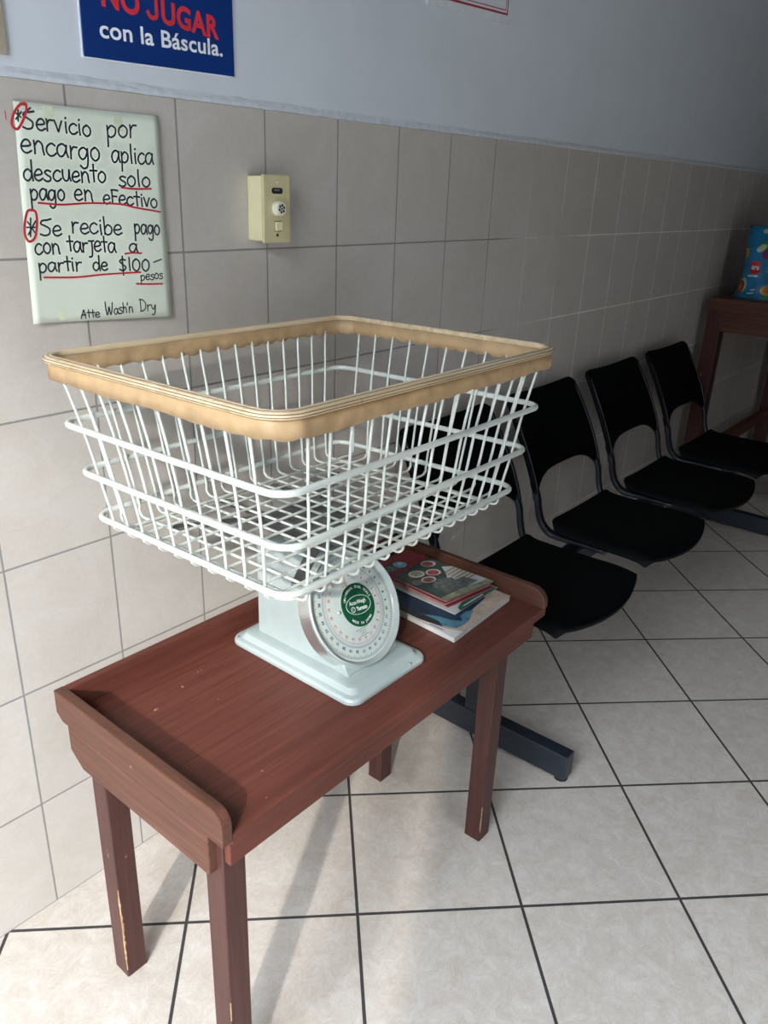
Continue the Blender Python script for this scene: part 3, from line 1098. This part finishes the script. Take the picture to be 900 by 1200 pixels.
def nmap(h):
    return lambda x, z: V((x, note_y(x, z) - h, z))


bm = bmesh.new()
for wi, (w, p0, p1, xh) in enumerate(WORDS):
    if w == 'Atte':
        mesh_obj('black_lettering', bm, M['marker'], paper)
        bm = bmesh.new()
    adv = sum(G[c][0] for c in w)
    d = V((p1[0] - p0[0], p1[1] - p0[1]))
    k = d.length / adv
    ux = d.normalized()
    x = 0.0
    mk = 0.0029 if xh > 0.012 else 0.0020
    for c in w:
        a, strokes = G[c]
        jx, jy, js = random.uniform(-.03, .03), random.uniform(-.05, .05), random.uniform(0.95, 1.05)
        for st in strokes:
            pts = []
            for (px, py) in st:
                X = (x + px + jx) * k
                Y = (py * js + jy) * xh
                pts.append((p0[0] + ux.x * X + 0.02 * Y, p0[1] + ux.y * X + Y))
            ribbon(bm, pts, mk, nmap(0.0006), 5)
        x += a
mesh_obj('signature_lettering', bm, M['marker'], paper)
for lo, hi, nm in ((0, 4, 'star_mark'), (4, 8, 'star_mark'), (8, 9, 'dash_mark')):
    bm = bmesh.new()
    for pl in BLK[lo:hi]:
        ribbon(bm, pl, 0.0024, nmap(0.0006))
    mesh_obj(nm, bm, M['marker'], paper)
bm = bmesh.new()
for i, pl in enumerate(RED):
    ribbon(bm, pl, 0.0036 if i >= 5 else 0.0028, nmap(0.0009))
mesh_obj('red_lines', bm, M['redmarker'], paper)
for (x0, z0, w, h) in ((-0.040, 1.424, 0.016, 0.022), (0.078, 1.420, 0.016, 0.022), (-0.052, 1.137, 0.012, 0.018)):
    bm = bmesh.new()
    vs = [bm.verts.new(nmap(0.00035)(x, z)) for x, z in ((x0, z0), (x0 + w, z0), (x0 + w, z0 + h), (x0, z0 + h))]
    bm.faces.new(vs)
    mesh_obj('tape_patch', bm, plain('faded_tape', (0.63, 0.66, 0.47), 0.7, noise=0.1), paper)
bm = bmesh.new()
ribbon(bm, [(-0.0951, 1.434), (-0.0949, 1.4231)], 0.0014, lambda x, z: V((x, -0.0004, z)))
o = mesh_obj('marker_stroke', bm, M['redmarker'])
tag(o, 'tiny red marker stroke on the tile just left of the handwritten note', 'marker stroke')

# ------------------------------------------------------------------ printed signs on the painted wall
sg = thing('warning_sign', 'navy blue sign with red and white lettering above the handwritten note', 'sign', (0.18, 0.0, 1.52))
bm = bmesh.new()
prism(bm, [(0.0365, 1.5186), (0.3271, 1.5234), (0.3275, 1.735), (0.0400, 1.735)], 'y', -0.0045, 0.0)
pn = mesh_obj('panel', bm, M['navy'], sg, bevel=0.0006)
bm = bmesh.new()
prism(bm, [(0.0345, 1.5168), (0.3290, 1.5216), (0.3295, 1.737), (0.0380, 1.737)], 'y', -0.0022, 0.0)
mesh_obj('white_backing', bm, M['signwhite'], sg)
bm = bmesh.new()
def smap(u, v):
    return V((u, -0.0052, 1.5905 + v - 0.014 * (u - 0.0729) / 0.222))


for word, x0, w in (('NO', 0.0729, 0.067), ('UGAR', 0.1795, 0.1155)):
    add_text(bm, word, lambda u, v, x0=x0: smap(x0 + u, v), width=w, height=0.0310, bold=0.036, spacing=1.05)
for pts in ([(0.1705, 0.0310), (0.1705, 0.0200), (0.1705, 0.0080), (0.1675, 0.0035), (0.1620, 0.0022), (0.1570, 0.0040), (0.1545, 0.0085)],):
    ribbon(bm, pts, 0.0062, smap, 8)
mesh_obj('red_lettering', bm, M['signred'], pn)
bm = bmesh.new()
add_text(bm, 'con la Báscula.', lambda u, v: V((0.0655 + u, -0.0052, 1.5475 + v + 0.004 * u / 0.235)), width=0.236, height=0.0235, bold=0.018, spacing=1.03)
mesh_obj('white_lettering', bm, M['signwhite'], pn)

ps = thing('framed_notice', 'white notice with thin red border lines high on the painted wall', 'poster', (1.05, 0.0, 1.722))
bm = bmesh.new()
prism(bm, [(0.877, 1.7228), (1.2158, 1.7350), (1.2158, 2.16), (0.870, 2.16)], 'y', -0.0030, 0.0)
pp = mesh_obj('sheet', bm, M['poster'], ps)


def pmap(u, v):
    return V((0.877 + u, -0.0035, 1.7228 + v + 0.0122 * u / 0.339))


bm = bmesh.new()
for off, w in ((0.017, 0.0045), (0.026, 0.0022)):
    L, R_, B_, T_ = off, 0.339 - off, off, 0.43 - off
    for (a, b_, c, d) in ((L, R_, B_, B_ + w), (L, R_, T_ - w, T_), (L, L + w, B_, T_), (R_ - w, R_, B_, T_)):
        bm.faces.new([bm.verts.new(pmap(*q)) for q in ((a, c), (b_, c), (b_, d), (a, d))])
mesh_obj('red_border', bm, M['posterred'], pp)
bm = bmesh.new()
for a, b_ in ((0.270, 0.276), (0.279, 0.287), (0.290, 0.300)):
    bm.faces.new([bm.verts.new(pmap(*q)) for q in ((a, 0.049), (b_, 0.049), (b_, 0.062), (a, 0.062))])
mesh_obj('black_print', bm, M['ink'], pp)
o = mesh_obj('notice_board', boxbm(-0.40, -0.081, -0.006, 0.0, 1.505, 1.95), M['tan'], bevel=0.002)
tag(o, 'edge of a tan board on the painted wall left of the blue sign', 'board')

# ------------------------------------------------------------------ fan control box
fb = thing('fan_control', 'ivory wall control box with round knob and button on the tiles', 'wall control', (0.384, 0.0, 1.25))
mesh_obj('housing', boxbm(0.3525, 0.4155, -0.042, 0.0, 1.2500, 1.3645), M['ivory'], fb, bevel=0.003)
cp = mesh_obj('cover_plate', boxbm(0.3500, 0.4185, -0.0475, -0.0405, 1.2470, 1.3675), M['ivory2'], fb, bevel=0.0025, segs=3)
bm = bmesh.new()
lathe(bm, (0.3845, -0.047, 1.3085), (0, -1, 0), [(0.0002, 0.013), (0.0112, 0.013), (0.0124, 0.0118), (0.0132, 0.0), (0.0002, 0.0)], 40)
kn = mesh_obj('knob', bm, M['cream'], fb, smooth=False)
bm = bmesh.new()
for k in range(6):
    a = 2 * math.pi * k / 6 + 0.3
    p = V((0.3845 + 0.006 * math.cos(a), -0.0602, 1.3085 + 0.006 * math.sin(a)))
    ring(bm, 0.0, 0.0027, 0, seg=12, mp=lambda u, v, p=p: p + V((u, 0, v)))
ring(bm, 0.0, 0.0022, 0, seg=12, mp=lambda u, v: V((0.3845 + u, -0.0602, 1.3085 + v)))
bmesh.ops.remove_doubles(bm, verts=bm.verts, dist=1e-6)
mesh_obj('knob_marks', bm, M['slot'], kn)
bm = bmesh.new()
prism(bm, rrect(0.3845, 1.3395, 0.0135, 0.0052, 0.0045), 'y', -0.0483, -0.046)
sl = mesh_obj('indicator_slot', bm, M['slot'], fb)
bm = bmesh.new()
prism(bm, rrect(0.3825, 1.3408, 0.0070, 0.0016, 0.0012), 'y', -0.0490, -0.048)
mesh_obj('slider', bm, M['alu'], sl)
pb = mesh_obj('push_button', boxbm(0.3780, 0.3940, -0.0520, -0.0465, 1.2690, 1.2850), M['ivory'], fb, bevel=0.0012)
bm = bmesh.new()
for q in ((0.3766, 0.3780, 1.2676, 1.2864), (0.3940, 0.3954, 1.2676, 1.2864), (0.3780, 0.3940, 1.2676, 1.2690), (0.3780, 0.3940, 1.2850, 1.2864)):
    box(bm, q[0], q[1], -0.0480, -0.0470, q[2], q[3])
mesh_obj('button_gap', bm, M['slotbrown'], pb)
for z in (1.3545, 1.2610):
    bm = bmesh.new()
    lathe(bm, (0.3838, -0.0472, z), (0, -1, 0), [(0.0002, 0.0018), (0.0022, 0.0015), (0.0032, 0.0), (0.0002, 0.0)], 16)
    mesh_obj('screw', bm, M['cream'] if z > 1.3 else M['slot'], fb, smooth=True)

# ------------------------------------------------------------------ magazines and booklets on the table
def sheet_poly(cx, cy, w, d, rot):
    c, s = math.cos(rot), math.sin(rot)
    return [(cx + x * c - y * s, cy + x * s + y * c) for x, y in ((-w / 2, -d / 2), (w / 2, -d / 2), (w / 2, d / 2), (-w / 2, d / 2))]


def booklet(name, label, cat, poly, z0, z1, cover, pages, patches, group=None, curl=0.0):
    """poly: corners FL, FR, BR, BL; patches: list of (mat, [(s,t)...]) on the cover (s across, t into depth)"""
    cx = sum(p[0] for p in poly) / 4
    cy = sum(p[1] for p in poly) / 4
    t_ = thing(name, label, cat, (cx, cy, z0), group)

    def mp(s, t, h):
        a = [V(p) for p in poly]
        p = (a[0] * (1 - s) + a[1] * s) * (1 - t) + (a[3] * (1 - s) + a[2] * s) * t
        return V((p.x, p.y, h + curl * (s * s) * (1 - t) ** 2))

    def slab(za, zb, m, nm, inset):
        bm = bmesh.new()
        n1 = 10
        T, B = [], []
        for j in range(n1 + 1):
            rt, rb = [], []
            for i in range(n1 + 1):
                s = inset + (1 - 2 * inset) * i / n1
                t = inset + (1 - 2 * inset) * j / n1
                rt.append(bm.verts.new(mp(s, t, zb)))
                rb.append(bm.verts.new(mp(s, t, za)))
            T.append(rt)
            B.append(rb)
        for j in range(n1):
            for i in range(n1):
                bm.faces.new((T[j][i], T[j][i + 1], T[j + 1][i + 1], T[j + 1][i]))
                bm.faces.new((B[j][i], B[j + 1][i], B[j + 1][i + 1], B[j][i + 1]))
        ed = [(0, i) for i in range(n1)] + [(i, n1) for i in range(n1)] + [(n1, n1 - i) for i in range(n1)] + [(n1 - i, 0) for i in range(n1)]
        for k in range(len(ed)):
            (j, i), (j2, i2) = ed[k], ed[(k + 1) % len(ed)]
            bm.faces.new((B[j][i], B[j2][i2], T[j2][i2], T[j][i]))
        return mesh_obj(nm, bm, m, t_)

    if z1 - z0 > 0.0016:
        slab(z0, z1 - 0.0007, pages, 'pages', 0.006)
    cv = slab(z1 - 0.0007, z1, cover, 'cover', 0.0)
    lev = 0
    for nm, m, pts in patches:
        lev += 1
        hh = z1 + 0.00015 * lev
        bm = bmesh.new()
        if isinstance(pts, tuple):       # ellipse (cs, ct, rs, rt)
            cs, ct, rs, rt_ = pts
            bm.faces.new([bm.verts.new(mp(cs + rs * math.cos(2 * math.pi * k / 28), ct + rt_ * math.sin(2 * math.pi * k / 28), hh)) for k in range(28)])
        elif isinstance(pts, str):
            txt, s0, s1, t0, hgt = pts.split('|')
            s0, s1, t0, hgt = map(float, (s0, s1, t0, hgt))
            W_ = (V(poly[1]) - V(poly[0])).length
            D_ = (V(poly[3]) - V(poly[0])).length
            add_text(bm, txt, lambda u, v: mp(s0 + u / W_, t0 + v / D_, hh), width=(s1 - s0) * W_, height=hgt * D_, bold=0.03)
        elif pts and isinstance(pts[0], list):
            for q in pts:
                bm.faces.new([bm.verts.new(mp(s, t, hh)) for s, t in q])
        else:
            bm.faces.new([bm.verts.new(mp(s, t, hh)) for s, t in pts])
        mesh_obj(nm, bm, m, cv)
    return t_


PW = plain('page_white', (0.62, 0.60, 0.56), 0.7)
PT = plain('cover_tan', (0.46, 0.365, 0.28), 0.4, noise=0.25, nscale=45)
PB = plain('cover_blue', (0.012, 0.034, 0.068), 0.35, noise=0.3, nscale=40)
PC = plain('cover_cyan', (0.075, 0.21, 0.29), 0.4, noise=0.3, nscale=60)
PK = plain('cover_dark', (0.025, 0.028, 0.025), 0.4, noise=0.5, nscale=80)
PG = plain('cover_green', (0.03, 0.12, 0.075), 0.35, noise=0.2, nscale=50)
PDG = plain('cover_dark_green', (0.042, 0.065, 0.058), 0.35, noise=0.3, nscale=50)
PR = plain('cover_red', (0.22, 0.020, 0.035), 0.35, noise=0.2, nscale=60)
PP = plain('cover_pale', (0.52, 0.53, 0.50), 0.4)
PPK = plain('pink_pages', (0.34, 0.20, 0.18), 0.7, noise=0.3, nscale=120)
PGY = plain('photo_grey', (0.12, 0.13, 0.125), 0.4, noise=0.6, nscale=140)
PLB = plain('logo_blue', (0.12, 0.38, 0.55), 0.4)
PTL = plain('teal_print', (0.12, 0.36, 0.38), 0.4)
POL = plain('olive_print', (0.25, 0.26, 0.17), 0.5, noise=0.4, nscale=90)

booklet('magazine', 'large pale magazine with blue and tan cover, bottom of the pile on the table', 'magazine',
        [(0.393, -0.514), (0.614, -0.503), (0.622, -0.222), (0.412, -0.225)], TZ + 0.0005, TZ + 0.0125, PT, PW,
        [('blue_picture', PB, [(0.06, 0.98), (0.03, 0.52), (0.10, 0.40), (0.14, 0.22), (0.22, 0.12), (0.28, 0.06), (0.40, 0.10), (0.46, 0.11), (0.60, 0.12), (0.78, 0.13), (0.90, 0.20), (0.97, 0.35), (0.97, 0.98)]),
         ('cyan_shore', PC, [(0.10, 0.36), (0.05, 0.20), (0.14, 0.06), (0.24, 0.045), (0.34, 0.05), (0.44, 0.08), (0.52, 0.10), (0.44, 0.13), (0.34, 0.13), (0.28, 0.08), (0.22, 0.15), (0.18, 0.25)]),
         ('dark_picture', PK, [(0.02, 0.60), (0.0, 0.34), (0.04, 0.24), (0.07, 0.14), (0.12, 0.20), (0.11, 0.34), (0.06, 0.60)]),
         ('white_margin', PW, [(0.0, 0.66), (0.0, 0.0), (0.14, 0.0), (0.06, 0.12), (0.015, 0.34)]),
         ('spine_print', plain('spine_blue', (0.10, 0.12, 0.40), 0.5), [[(0.02, 0.12), (0.035, 0.10), (0.03, 0.22), (0.015, 0.24)]])])
booklet('leaflet', 'green and white leaflet sticking out under the red-edged booklets', 'leaflet',
        [(0.462, -0.466), (0.620, -0.466), (0.611, -0.236), (0.470, -0.232)], TZ + 0.0145, TZ + 0.0169, PP, PW,
        [('green_swoosh', PG, [(0.12, 0.0), (0.98, 0.0), (0.99, 0.20), (0.60, 0.10), (0.30, 0.08), (0.16, 0.05)]),
         ('white_print', PW, [[(0.25, 0.025), (0.7, 0.02), (0.7, 0.035), (0.25, 0.04)]])])
z = TZ + 0.0176
ORD = ['lowest', 'second from the bottom', 'third from the bottom']
for k in range(3):
    dx, dy, dr = (0.006, 0.002, 0.0)[k], (-0.004, 0.003, 0.0)[k], 0
    booklet('booklet', 'thin red-edged booklet, %s of the three under the topmost cover' % ORD[k], 'booklet',
            [(0.464 + dx, -0.438 + dy), (0.604 + dx, -0.458 + dy), (0.606 + dx, -0.226 + dy), (0.478 + dx, -0.222 + dy)], z, z + 0.0036, PR, PPK, [], 'red-edged booklets in the pile')
    z += 0.0041
GR = []
booklet('booklet', 'topmost booklet with red and dark green cover and round pictures', 'booklet',
        [(0.470, -0.437), (0.6105, -0.461), (0.606, -0.228), (0.480, -0.222)], z, z + 0.0032, PDG, PPK,
        [('red_header', PR, [(0.0, 0.66), (1.0, 0.74), (1.0, 1.0), (0.0, 1.0)]),
         ('pale_panel', PP, [(0.62, 0.06), (1.0, 0.07), (1.0, 0.46), (0.86, 0.52), (0.72, 0.40), (0.56, 0.30)]),
         ('photo', PGY, [(0.18, 0.10), (0.58, 0.09), (0.66, 0.30), (0.40, 0.38), (0.20, 0.28)]),
         ('photo', PGY, [(0.60, 0.08), (0.86, 0.10), (0.80, 0.25), (0.58, 0.24)]),
         ('green_edge', POL, [(0.0, 0.0), (1.0, 0.0), (1.0, 0.06), (0.5, 0.085), (0.0, 0.07)]),
         ('logo_disc', PLB, (0.42, 0.815, 0.12, 0.066)),
         ('logo_ring', plain('logo_white', (0.5, 0.6, 0.62), 0.4), (0.44, 0.825, 0.05, 0.026)),
         ('masthead', PTL, 'AIR|0.03|0.29|0.755|0.10'),
         ('picture_disc', PP, (0.34, 0.56, 0.14, 0.072)),
         ('picture_disc', POL, (0.34, 0.56, 0.105, 0.052)),
         ('picture_disc', PP, (0.78, 0.64, 0.13, 0.066)),
         ('picture_disc', plain('disc_red', (0.30, 0.07, 0.07), 0.4, noise=0.5, nscale=120), (0.76, 0.635, 0.095, 0.05)),
         ('picture_disc', PP, (0.58, 0.48, 0.13, 0.066)),
         ('picture_disc', plain('disc_red_two', (0.32, 0.06, 0.06), 0.4, noise=0.5, nscale=120), (0.57, 0.475, 0.095, 0.05)),
         ('picture_disc', PP, (0.32, 0.40, 0.13, 0.058)),
         ('picture_disc', plain('disc_brown', (0.22, 0.08, 0.05), 0.4, noise=0.5, nscale=120), (0.31, 0.395, 0.10, 0.045)),
         ('picture_disc', PGY, (0.10, 0.42, 0.09, 0.05)),
         ('print_lines', plain('print_brown', (0.22, 0.15, 0.09), 0.6), [[(0.66, 0.40 - 0.045 * k), (0.97, 0.425 - 0.045 * k), (0.97, 0.411 - 0.045 * k), (0.66, 0.386 - 0.045 * k)] for k in range(6)])],
        curl=0.0008)

# ------------------------------------------------------------------ row of four black seats on one beam
bench = thing('beam_seating', 'row of four joined black seats along the tiled wall', 'bench', (1.7, -0.33, 0))
PITCH = 0.510
CX0 = 0.975


def lerp(a, b, t):
    return a + (b - a) * t


def shell(name, mat, fn, nu, nv, th, parent):
    bm = bmesh.new()
    us = [-1, -0.97, -0.935, -0.9, -0.82] + [-0.7 + 1.4 * i / (nu - 10) for i in range(nu - 9)] + [0.82, 0.9, 0.935, 0.97, 1]
    nu = len(us) - 1
    g = [[bm.verts.new(fn(us[i], j / nv)) for i in range(nu + 1)] for j in range(nv + 1)]
    for j in range(nv):
        for i in range(nu):
            bm.faces.new((g[j][i], g[j][i + 1], g[j + 1][i + 1], g[j + 1][i]))
    o = mesh_obj(name, bm, mat, parent, smooth=True)
    s = o.modifiers.new('thickness', 'SOLIDIFY')
    s.thickness = th
    s.offset = 0.0
    b = o.modifiers.new('bevel', 'BEVEL')
    b.width = 0.003
    b.segments = 2
    b.limit_method = 'ANGLE'
    b.angle_limit = rad(50)
    return o


def seat_fn(cx):
    def f(u, v):
        hw = lerp(0.196, 0.211, v)
        r = 0.0
        yf = -0.560 - 0.045 * (1 - u * u)
        yr = -0.238 + 0.006 * (1 - u * u)
        y = lerp(yr, yf, v)
        z = 0.432 + 0.010 * u * u - 0.004 * math.sin(math.pi * v)
        if v > 0.72:
            z -= 0.012 * ((v - 0.72) / 0.28) ** 2
        if v < 0.12:
            z += 0.008 * (1 - v / 0.12) ** 2
        if abs(u) > 0.9:
            z -= 0.022 * ((abs(u) - 0.9) / 0.1) ** 1.5
        # soft corner rounding
        k = max(0.0, abs(u) - 0.86) / 0.14
        if v > 0.9:
            y += 0.012 * k * k * (v - 0.9) / 0.1
        if v < 0.1:
            y -= 0.018 * k * k * (0.1 - v) / 0.1
        return V((cx + u * hw, y, z))
    return f


def back_fn(cx):
    def f(u, v):
        a_ = abs(u)
        zb = 0.574 - 0.068 * a_ ** 4.5
        k = max(0.0, a_ - 0.84) / 0.16
        zt = 0.800 - 0.010 * (1 - u * u) - 0.018 * k * k
        z = lerp(zb, zt, v)
        t = (z - 0.506) / 0.290
        hw = lerp(0.214, 0.206, max(0, t)) + 0.006 * math.sin(math.pi * min(1, max(0, t)))
        y = -0.192 + 0.138 * max(0.0, t) ** 1.35 + 0.012 * (1 - u * u)
        return V((cx + u * hw, y, z))
    return f


for i in range(4):
    cx = CX0 + PITCH * i
    shell('seat', M['black'], seat_fn(cx), 18, 16, 0.014, bench)
    shell('backrest', M['black'], back_fn(cx), 18, 12, 0.014, bench)
    bf = back_fn(cx)
    for s in (-1, 1):
        bm = bmesh.new()
        tube(bm, [bf(s * 0.945, v / 16.0) + V((0, -0.0062, 0)) for v in range(0, 16)], 0.0032, seg=8, flat=0.0040)  # thin bead added to imitate the highlight along the rounded backrest edge
        mesh_obj('edge_glint', bm, M['edgeglint'], bench, smooth=True)
        x = cx + s * 0.203
        pts = [(x - s * 0.004, -0.172, 0.560), (x, -0.193, 0.515), (x - s * 0.002, -0.203, 0.470), (x - s * 0.006, -0.218, 0.434), (x - s * 0.012, -0.248, 0.410), (x - s * 0.018, -0.310, 0.406), (x - s * 0.022, -0.42, 0.406)]
        bm = bmesh.new()
        tube(bm, catmull(pts, 6), 0.0095, seg=10, flat=0.014)
        mesh_obj('back_tube', bm, M['blacktube'], bench, smooth=True)
    bm = boxbm(cx - 0.17, cx + 0.17, -0.352, -0.292, 0.396, 0.4185)
    mesh_obj('seat_bracket', bm, M['blacktube'], bench, bevel=0.002)
mesh_obj('beam', boxbm(0.76, 2.70, -0.350, -0.300, 0.340, 0.396), M['blacktube'], bench, bevel=0.004)
for fx in (0.797, 2.80):
    mesh_obj('leg', boxbm(fx + 0.003, fx + 0.037, -0.342, -0.300, 0.078, 0.342 if fx < 1 else 0.342), M['footsteel'], bench, bevel=0.003)
    ft = mesh_obj('foot', boxbm(fx, fx + 0.040, -0.606, -0.080, 0.010, 0.080), M['footsteel'], bench, bevel=0.003)
    for gy in (-0.588, -0.10):
        bm = bmesh.new()
        cyl(bm, (fx + 0.02, gy, 0.0), (0, 0, 1), 0.017, 0.0115, 20)
        mesh_obj('glide', bm, M['rubber'], ft)
mesh_obj('beam_end', boxbm(2.70, 2.845, -0.350, -0.300, 0.340, 0.396), M['blacktube'], bench, bevel=0.004)

# ------------------------------------------------------------------ tall wooden table further along the wall
ft_ = thing('side_table', 'tall dark red wooden table beyond the black seats', 'table', (3.6, -0.4, 0))
FX0, FX1, FY0, FY1, FZ = 2.975, 4.28, -0.80, -0.045, 0.957
mesh_obj('tabletop', boxbm(FX0 - 0.012, FX1 + 0.012, FY0 - 0.012, FY1, FZ - 0.055, FZ), M['wood_y'], ft_, bevel=0.003)
mesh_obj('end_apron', boxbm(FX0 + 0.01, FX0 + 0.03, FY0 + 0.05, FY1 - 0.05, FZ - 0.145, FZ - 0.055), M['wood_y'], ft_, bevel=0.002)
mesh_obj('end_apron', boxbm(FX1 - 0.03, FX1 - 0.01, FY0 + 0.05, FY1 - 0.05, FZ - 0.145, FZ - 0.055), M['wood_y'], ft_, bevel=0.002)
for x in (FX0, FX1 - 0.065):
    for y in (FY1 - 0.065, FY0):
        mesh_obj('leg', boxbm(x, x + 0.065, y, y + 0.065, 0, FZ - 0.055), M['wood_z'], ft_, bevel=0.003)
mesh_obj('stretcher', boxbm(FX0 + 0.06, FX1 - 0.06, FY1 - 0.055, FY1 - 0.02, 0.175, 0.235), M['wood_x'], ft_, bevel=0.003)
mesh_obj('back_apron', boxbm(FX0 + 0.06, FX1 - 0.06, FY1 - 0.05, FY1 - 0.025, FZ - 0.145, FZ - 0.055), M['wood_x'], ft_, bevel=0.003)

# blue bag standing on it
bg_ = thing('printed_bag', 'bright blue printed plastic bag standing on the tall red table', 'bag', (3.10, -0.27, FZ))
BX, BY0, BY1, BZ0, BZ1 = 3.055, -0.430, -0.098, FZ + 0.001, FZ + 0.300


def bag_pt(s, t, side):
    """s 0..1 from the wall side outwards, t 0..1 upwards"""
    y = BY1 + (BY0 - BY1) * s
    e = (1 - (2 * s - 1) ** 4)
    puff = 0.050 * e ** 0.6 * max(0.0, min(1.0, (1 - t) * 3.2)) ** 0.7 * (0.75 + 0.25 * (1 - t))
    wr = 0.003 * math.sin(23 * s + 9 * t) * e + 0.002 * math.sin(31 * t - 12 * s) * e
    y += 0.010 * math.sin(5 * t) * (1 - 2 * s) * (-1)
    y -= 0.018 * t * (1 - 2 * s)
    z = BZ0 + (BZ1 - BZ0) * t - 0.006 * (1 - e) * (1 if t < 0.05 else 0) * 0
    return V((BX + 0.055 + side * (puff + wr + 0.001) + 0.03 * t, y, z))


bm = bmesh.new()
ns, ntt = 24, 28
for side in (-1, 1):
    g = [[bm.verts.new(bag_pt(i / ns, j / ntt, side)) for i in range(ns + 1)] for j in range(ntt + 1)]
    for j in range(ntt):
        for i in range(ns):
            bm.faces.new((g[j][i], g[j][i + 1], g[j + 1][i + 1], g[j + 1][i]))
bmesh.ops.remove_doubles(bm, verts=bm.verts, dist=0.0025)
bagb = mesh_obj('bag_body', bm, M['bagblue'], bg_, smooth=True)
BC = {'red': (0.48, 0.012, 0.02), 'yel': (0.48, 0.34, 0.02), 'grn': (0.05, 0.28, 0.05), 'pal': (0.42, 0.50, 0.32), 'brn': (0.18, 0.05, 0.02), 'pur': (0.20, 0.03, 0.12), 'org': (0.50, 0.14, 0.02), 'wht': (0.6, 0.64, 0.66), 'lbl': (0.05, 0.35, 0.55)}
BMAT = {k: plain('bag_print_' + k, v, 0.35, noise=0.2, nscale=60) for k, v in BC.items()}


def bag_patch(name, mat, s, t, rs, rt, rot=0.0, lev=1, kind='e'):
    bm = bmesh.new()
    n = 28
    c = bag_pt
    cen = None
    ringv = []
    rings = []
    for q in (0.02, 0.5, 1.0):
        L = []
        for k in range(n):
            a = 2 * math.pi * k / n
            if kind == 'e':
                x, y = math.cos(a), math.sin(a)
            else:
                m = max(abs(math.cos(a)), abs(math.sin(a)))
                x, y = math.cos(a) / m, math.sin(a) / m
            x, y = x * rs * q, y * rt * q
            xs, ys = x * math.cos(rot) - y * math.sin(rot), x * math.sin(rot) + y * math.cos(rot)
            p = bag_pt(max(0.01, min(0.99, s + xs)), max(0.01, min(0.985, t + ys)), -1)
            p.x -= 0.0012 * lev
            L.append(bm.verts.new(p))
        rings.append(L)
    bm.faces.new(rings[0])
    for A, B in zip(rings[:-1], rings[1:]):
        for k in range(n):
            bm.faces.new((A[k], A[(k + 1) % n], B[(k + 1) % n], B[k]))
    return mesh_obj(name, bm, BMAT[mat], bagb)


lg = bag_patch('red_logo', 'red', 0.21, 0.435, 0.072, 0.085, 0.06, 1, 'r')
bm = bmesh.new()


def bag_map(s0, t0, lev):
    def f(u, v):
        p = bag_pt(s0 + u / 0.327, t0 + v / 0.300, -1)
        p.x -= 0.0012 * lev
        return p
    return f


add_text(bm, 'are', bag_map(0.155, 0.405, 2), width=0.036, height=0.021, bold=0.04)
mesh_obj('logo_lettering', bm, BMAT['wht'], lg)
for (m, s, t, rs, rt, ro, lv, kd) in (
        ('grn', 0.27, 0.72, 0.10, 0.055, 0.6, 1, 'e'), ('pal', 0.245, 0.70, 0.075, 0.040, 0.7, 2, 'e'), ('pur', 0.37, 0.63, 0.10, 0.075, 0.2, 3, 'e'), ('red', 0.40, 0.60, 0.06, 0.05, 0.2, 4, 'e'),
        ('pal', 0.235, 0.93, 0.035, 0.03, 0, 1, 'e'), ('yel', 0.055, 0.62, 0.028, 0.065, 0, 1, 'r'), ('grn', 0.40, 0.42, 0.022, 0.065, -0.4, 1, 'e'), ('yel', 0.405, 0.42, 0.012, 0.05, -0.4, 2, 'e'),
        ('wht', 0.20, 0.315, 0.07, 0.011, 0.05, 1, 'r'),
        ('pal', 0.10, 0.18, 0.045, 0.10, 0.2, 1, 'e'), ('brn', 0.075, 0.15, 0.05, 0.095, 0.1, 2, 'e'), ('org', 0.07, 0.14, 0.02, 0.05, 0.1, 3, 'e'),
        ('lbl', 0.60, 0.45, 0.10, 0.12, 0.3, 1, 'e'), ('yel', 0.45, 0.135, 0.095, 0.068, 0.15, 2, 'e'), ('org', 0.45, 0.135, 0.07, 0.048, 0.15, 3, 'e'), ('grn', 0.47, 0.03, 0.08, 0.03, 0, 1, 'e'),
        ('pur', 0.72, 0.72, 0.08, 0.09, 0.0, 1, 'e'), ('yel', 0.78, 0.30, 0.09, 0.08, 0.0, 1, 'e'), ('red', 0.66, 0.18, 0.05, 0.05, 0.0, 1, 'e'), ('wht', 0.24, 0.075, 0.045, 0.010, 0.2, 1, 'r'), ('wht', 0.26, 0.125, 0.03, 0.010, 0.2, 1, 'r')):
    bag_patch('printed_fruit' if kd == 'e' else 'printed_panel', m, s, t, rs, rt, ro, lv, kd)
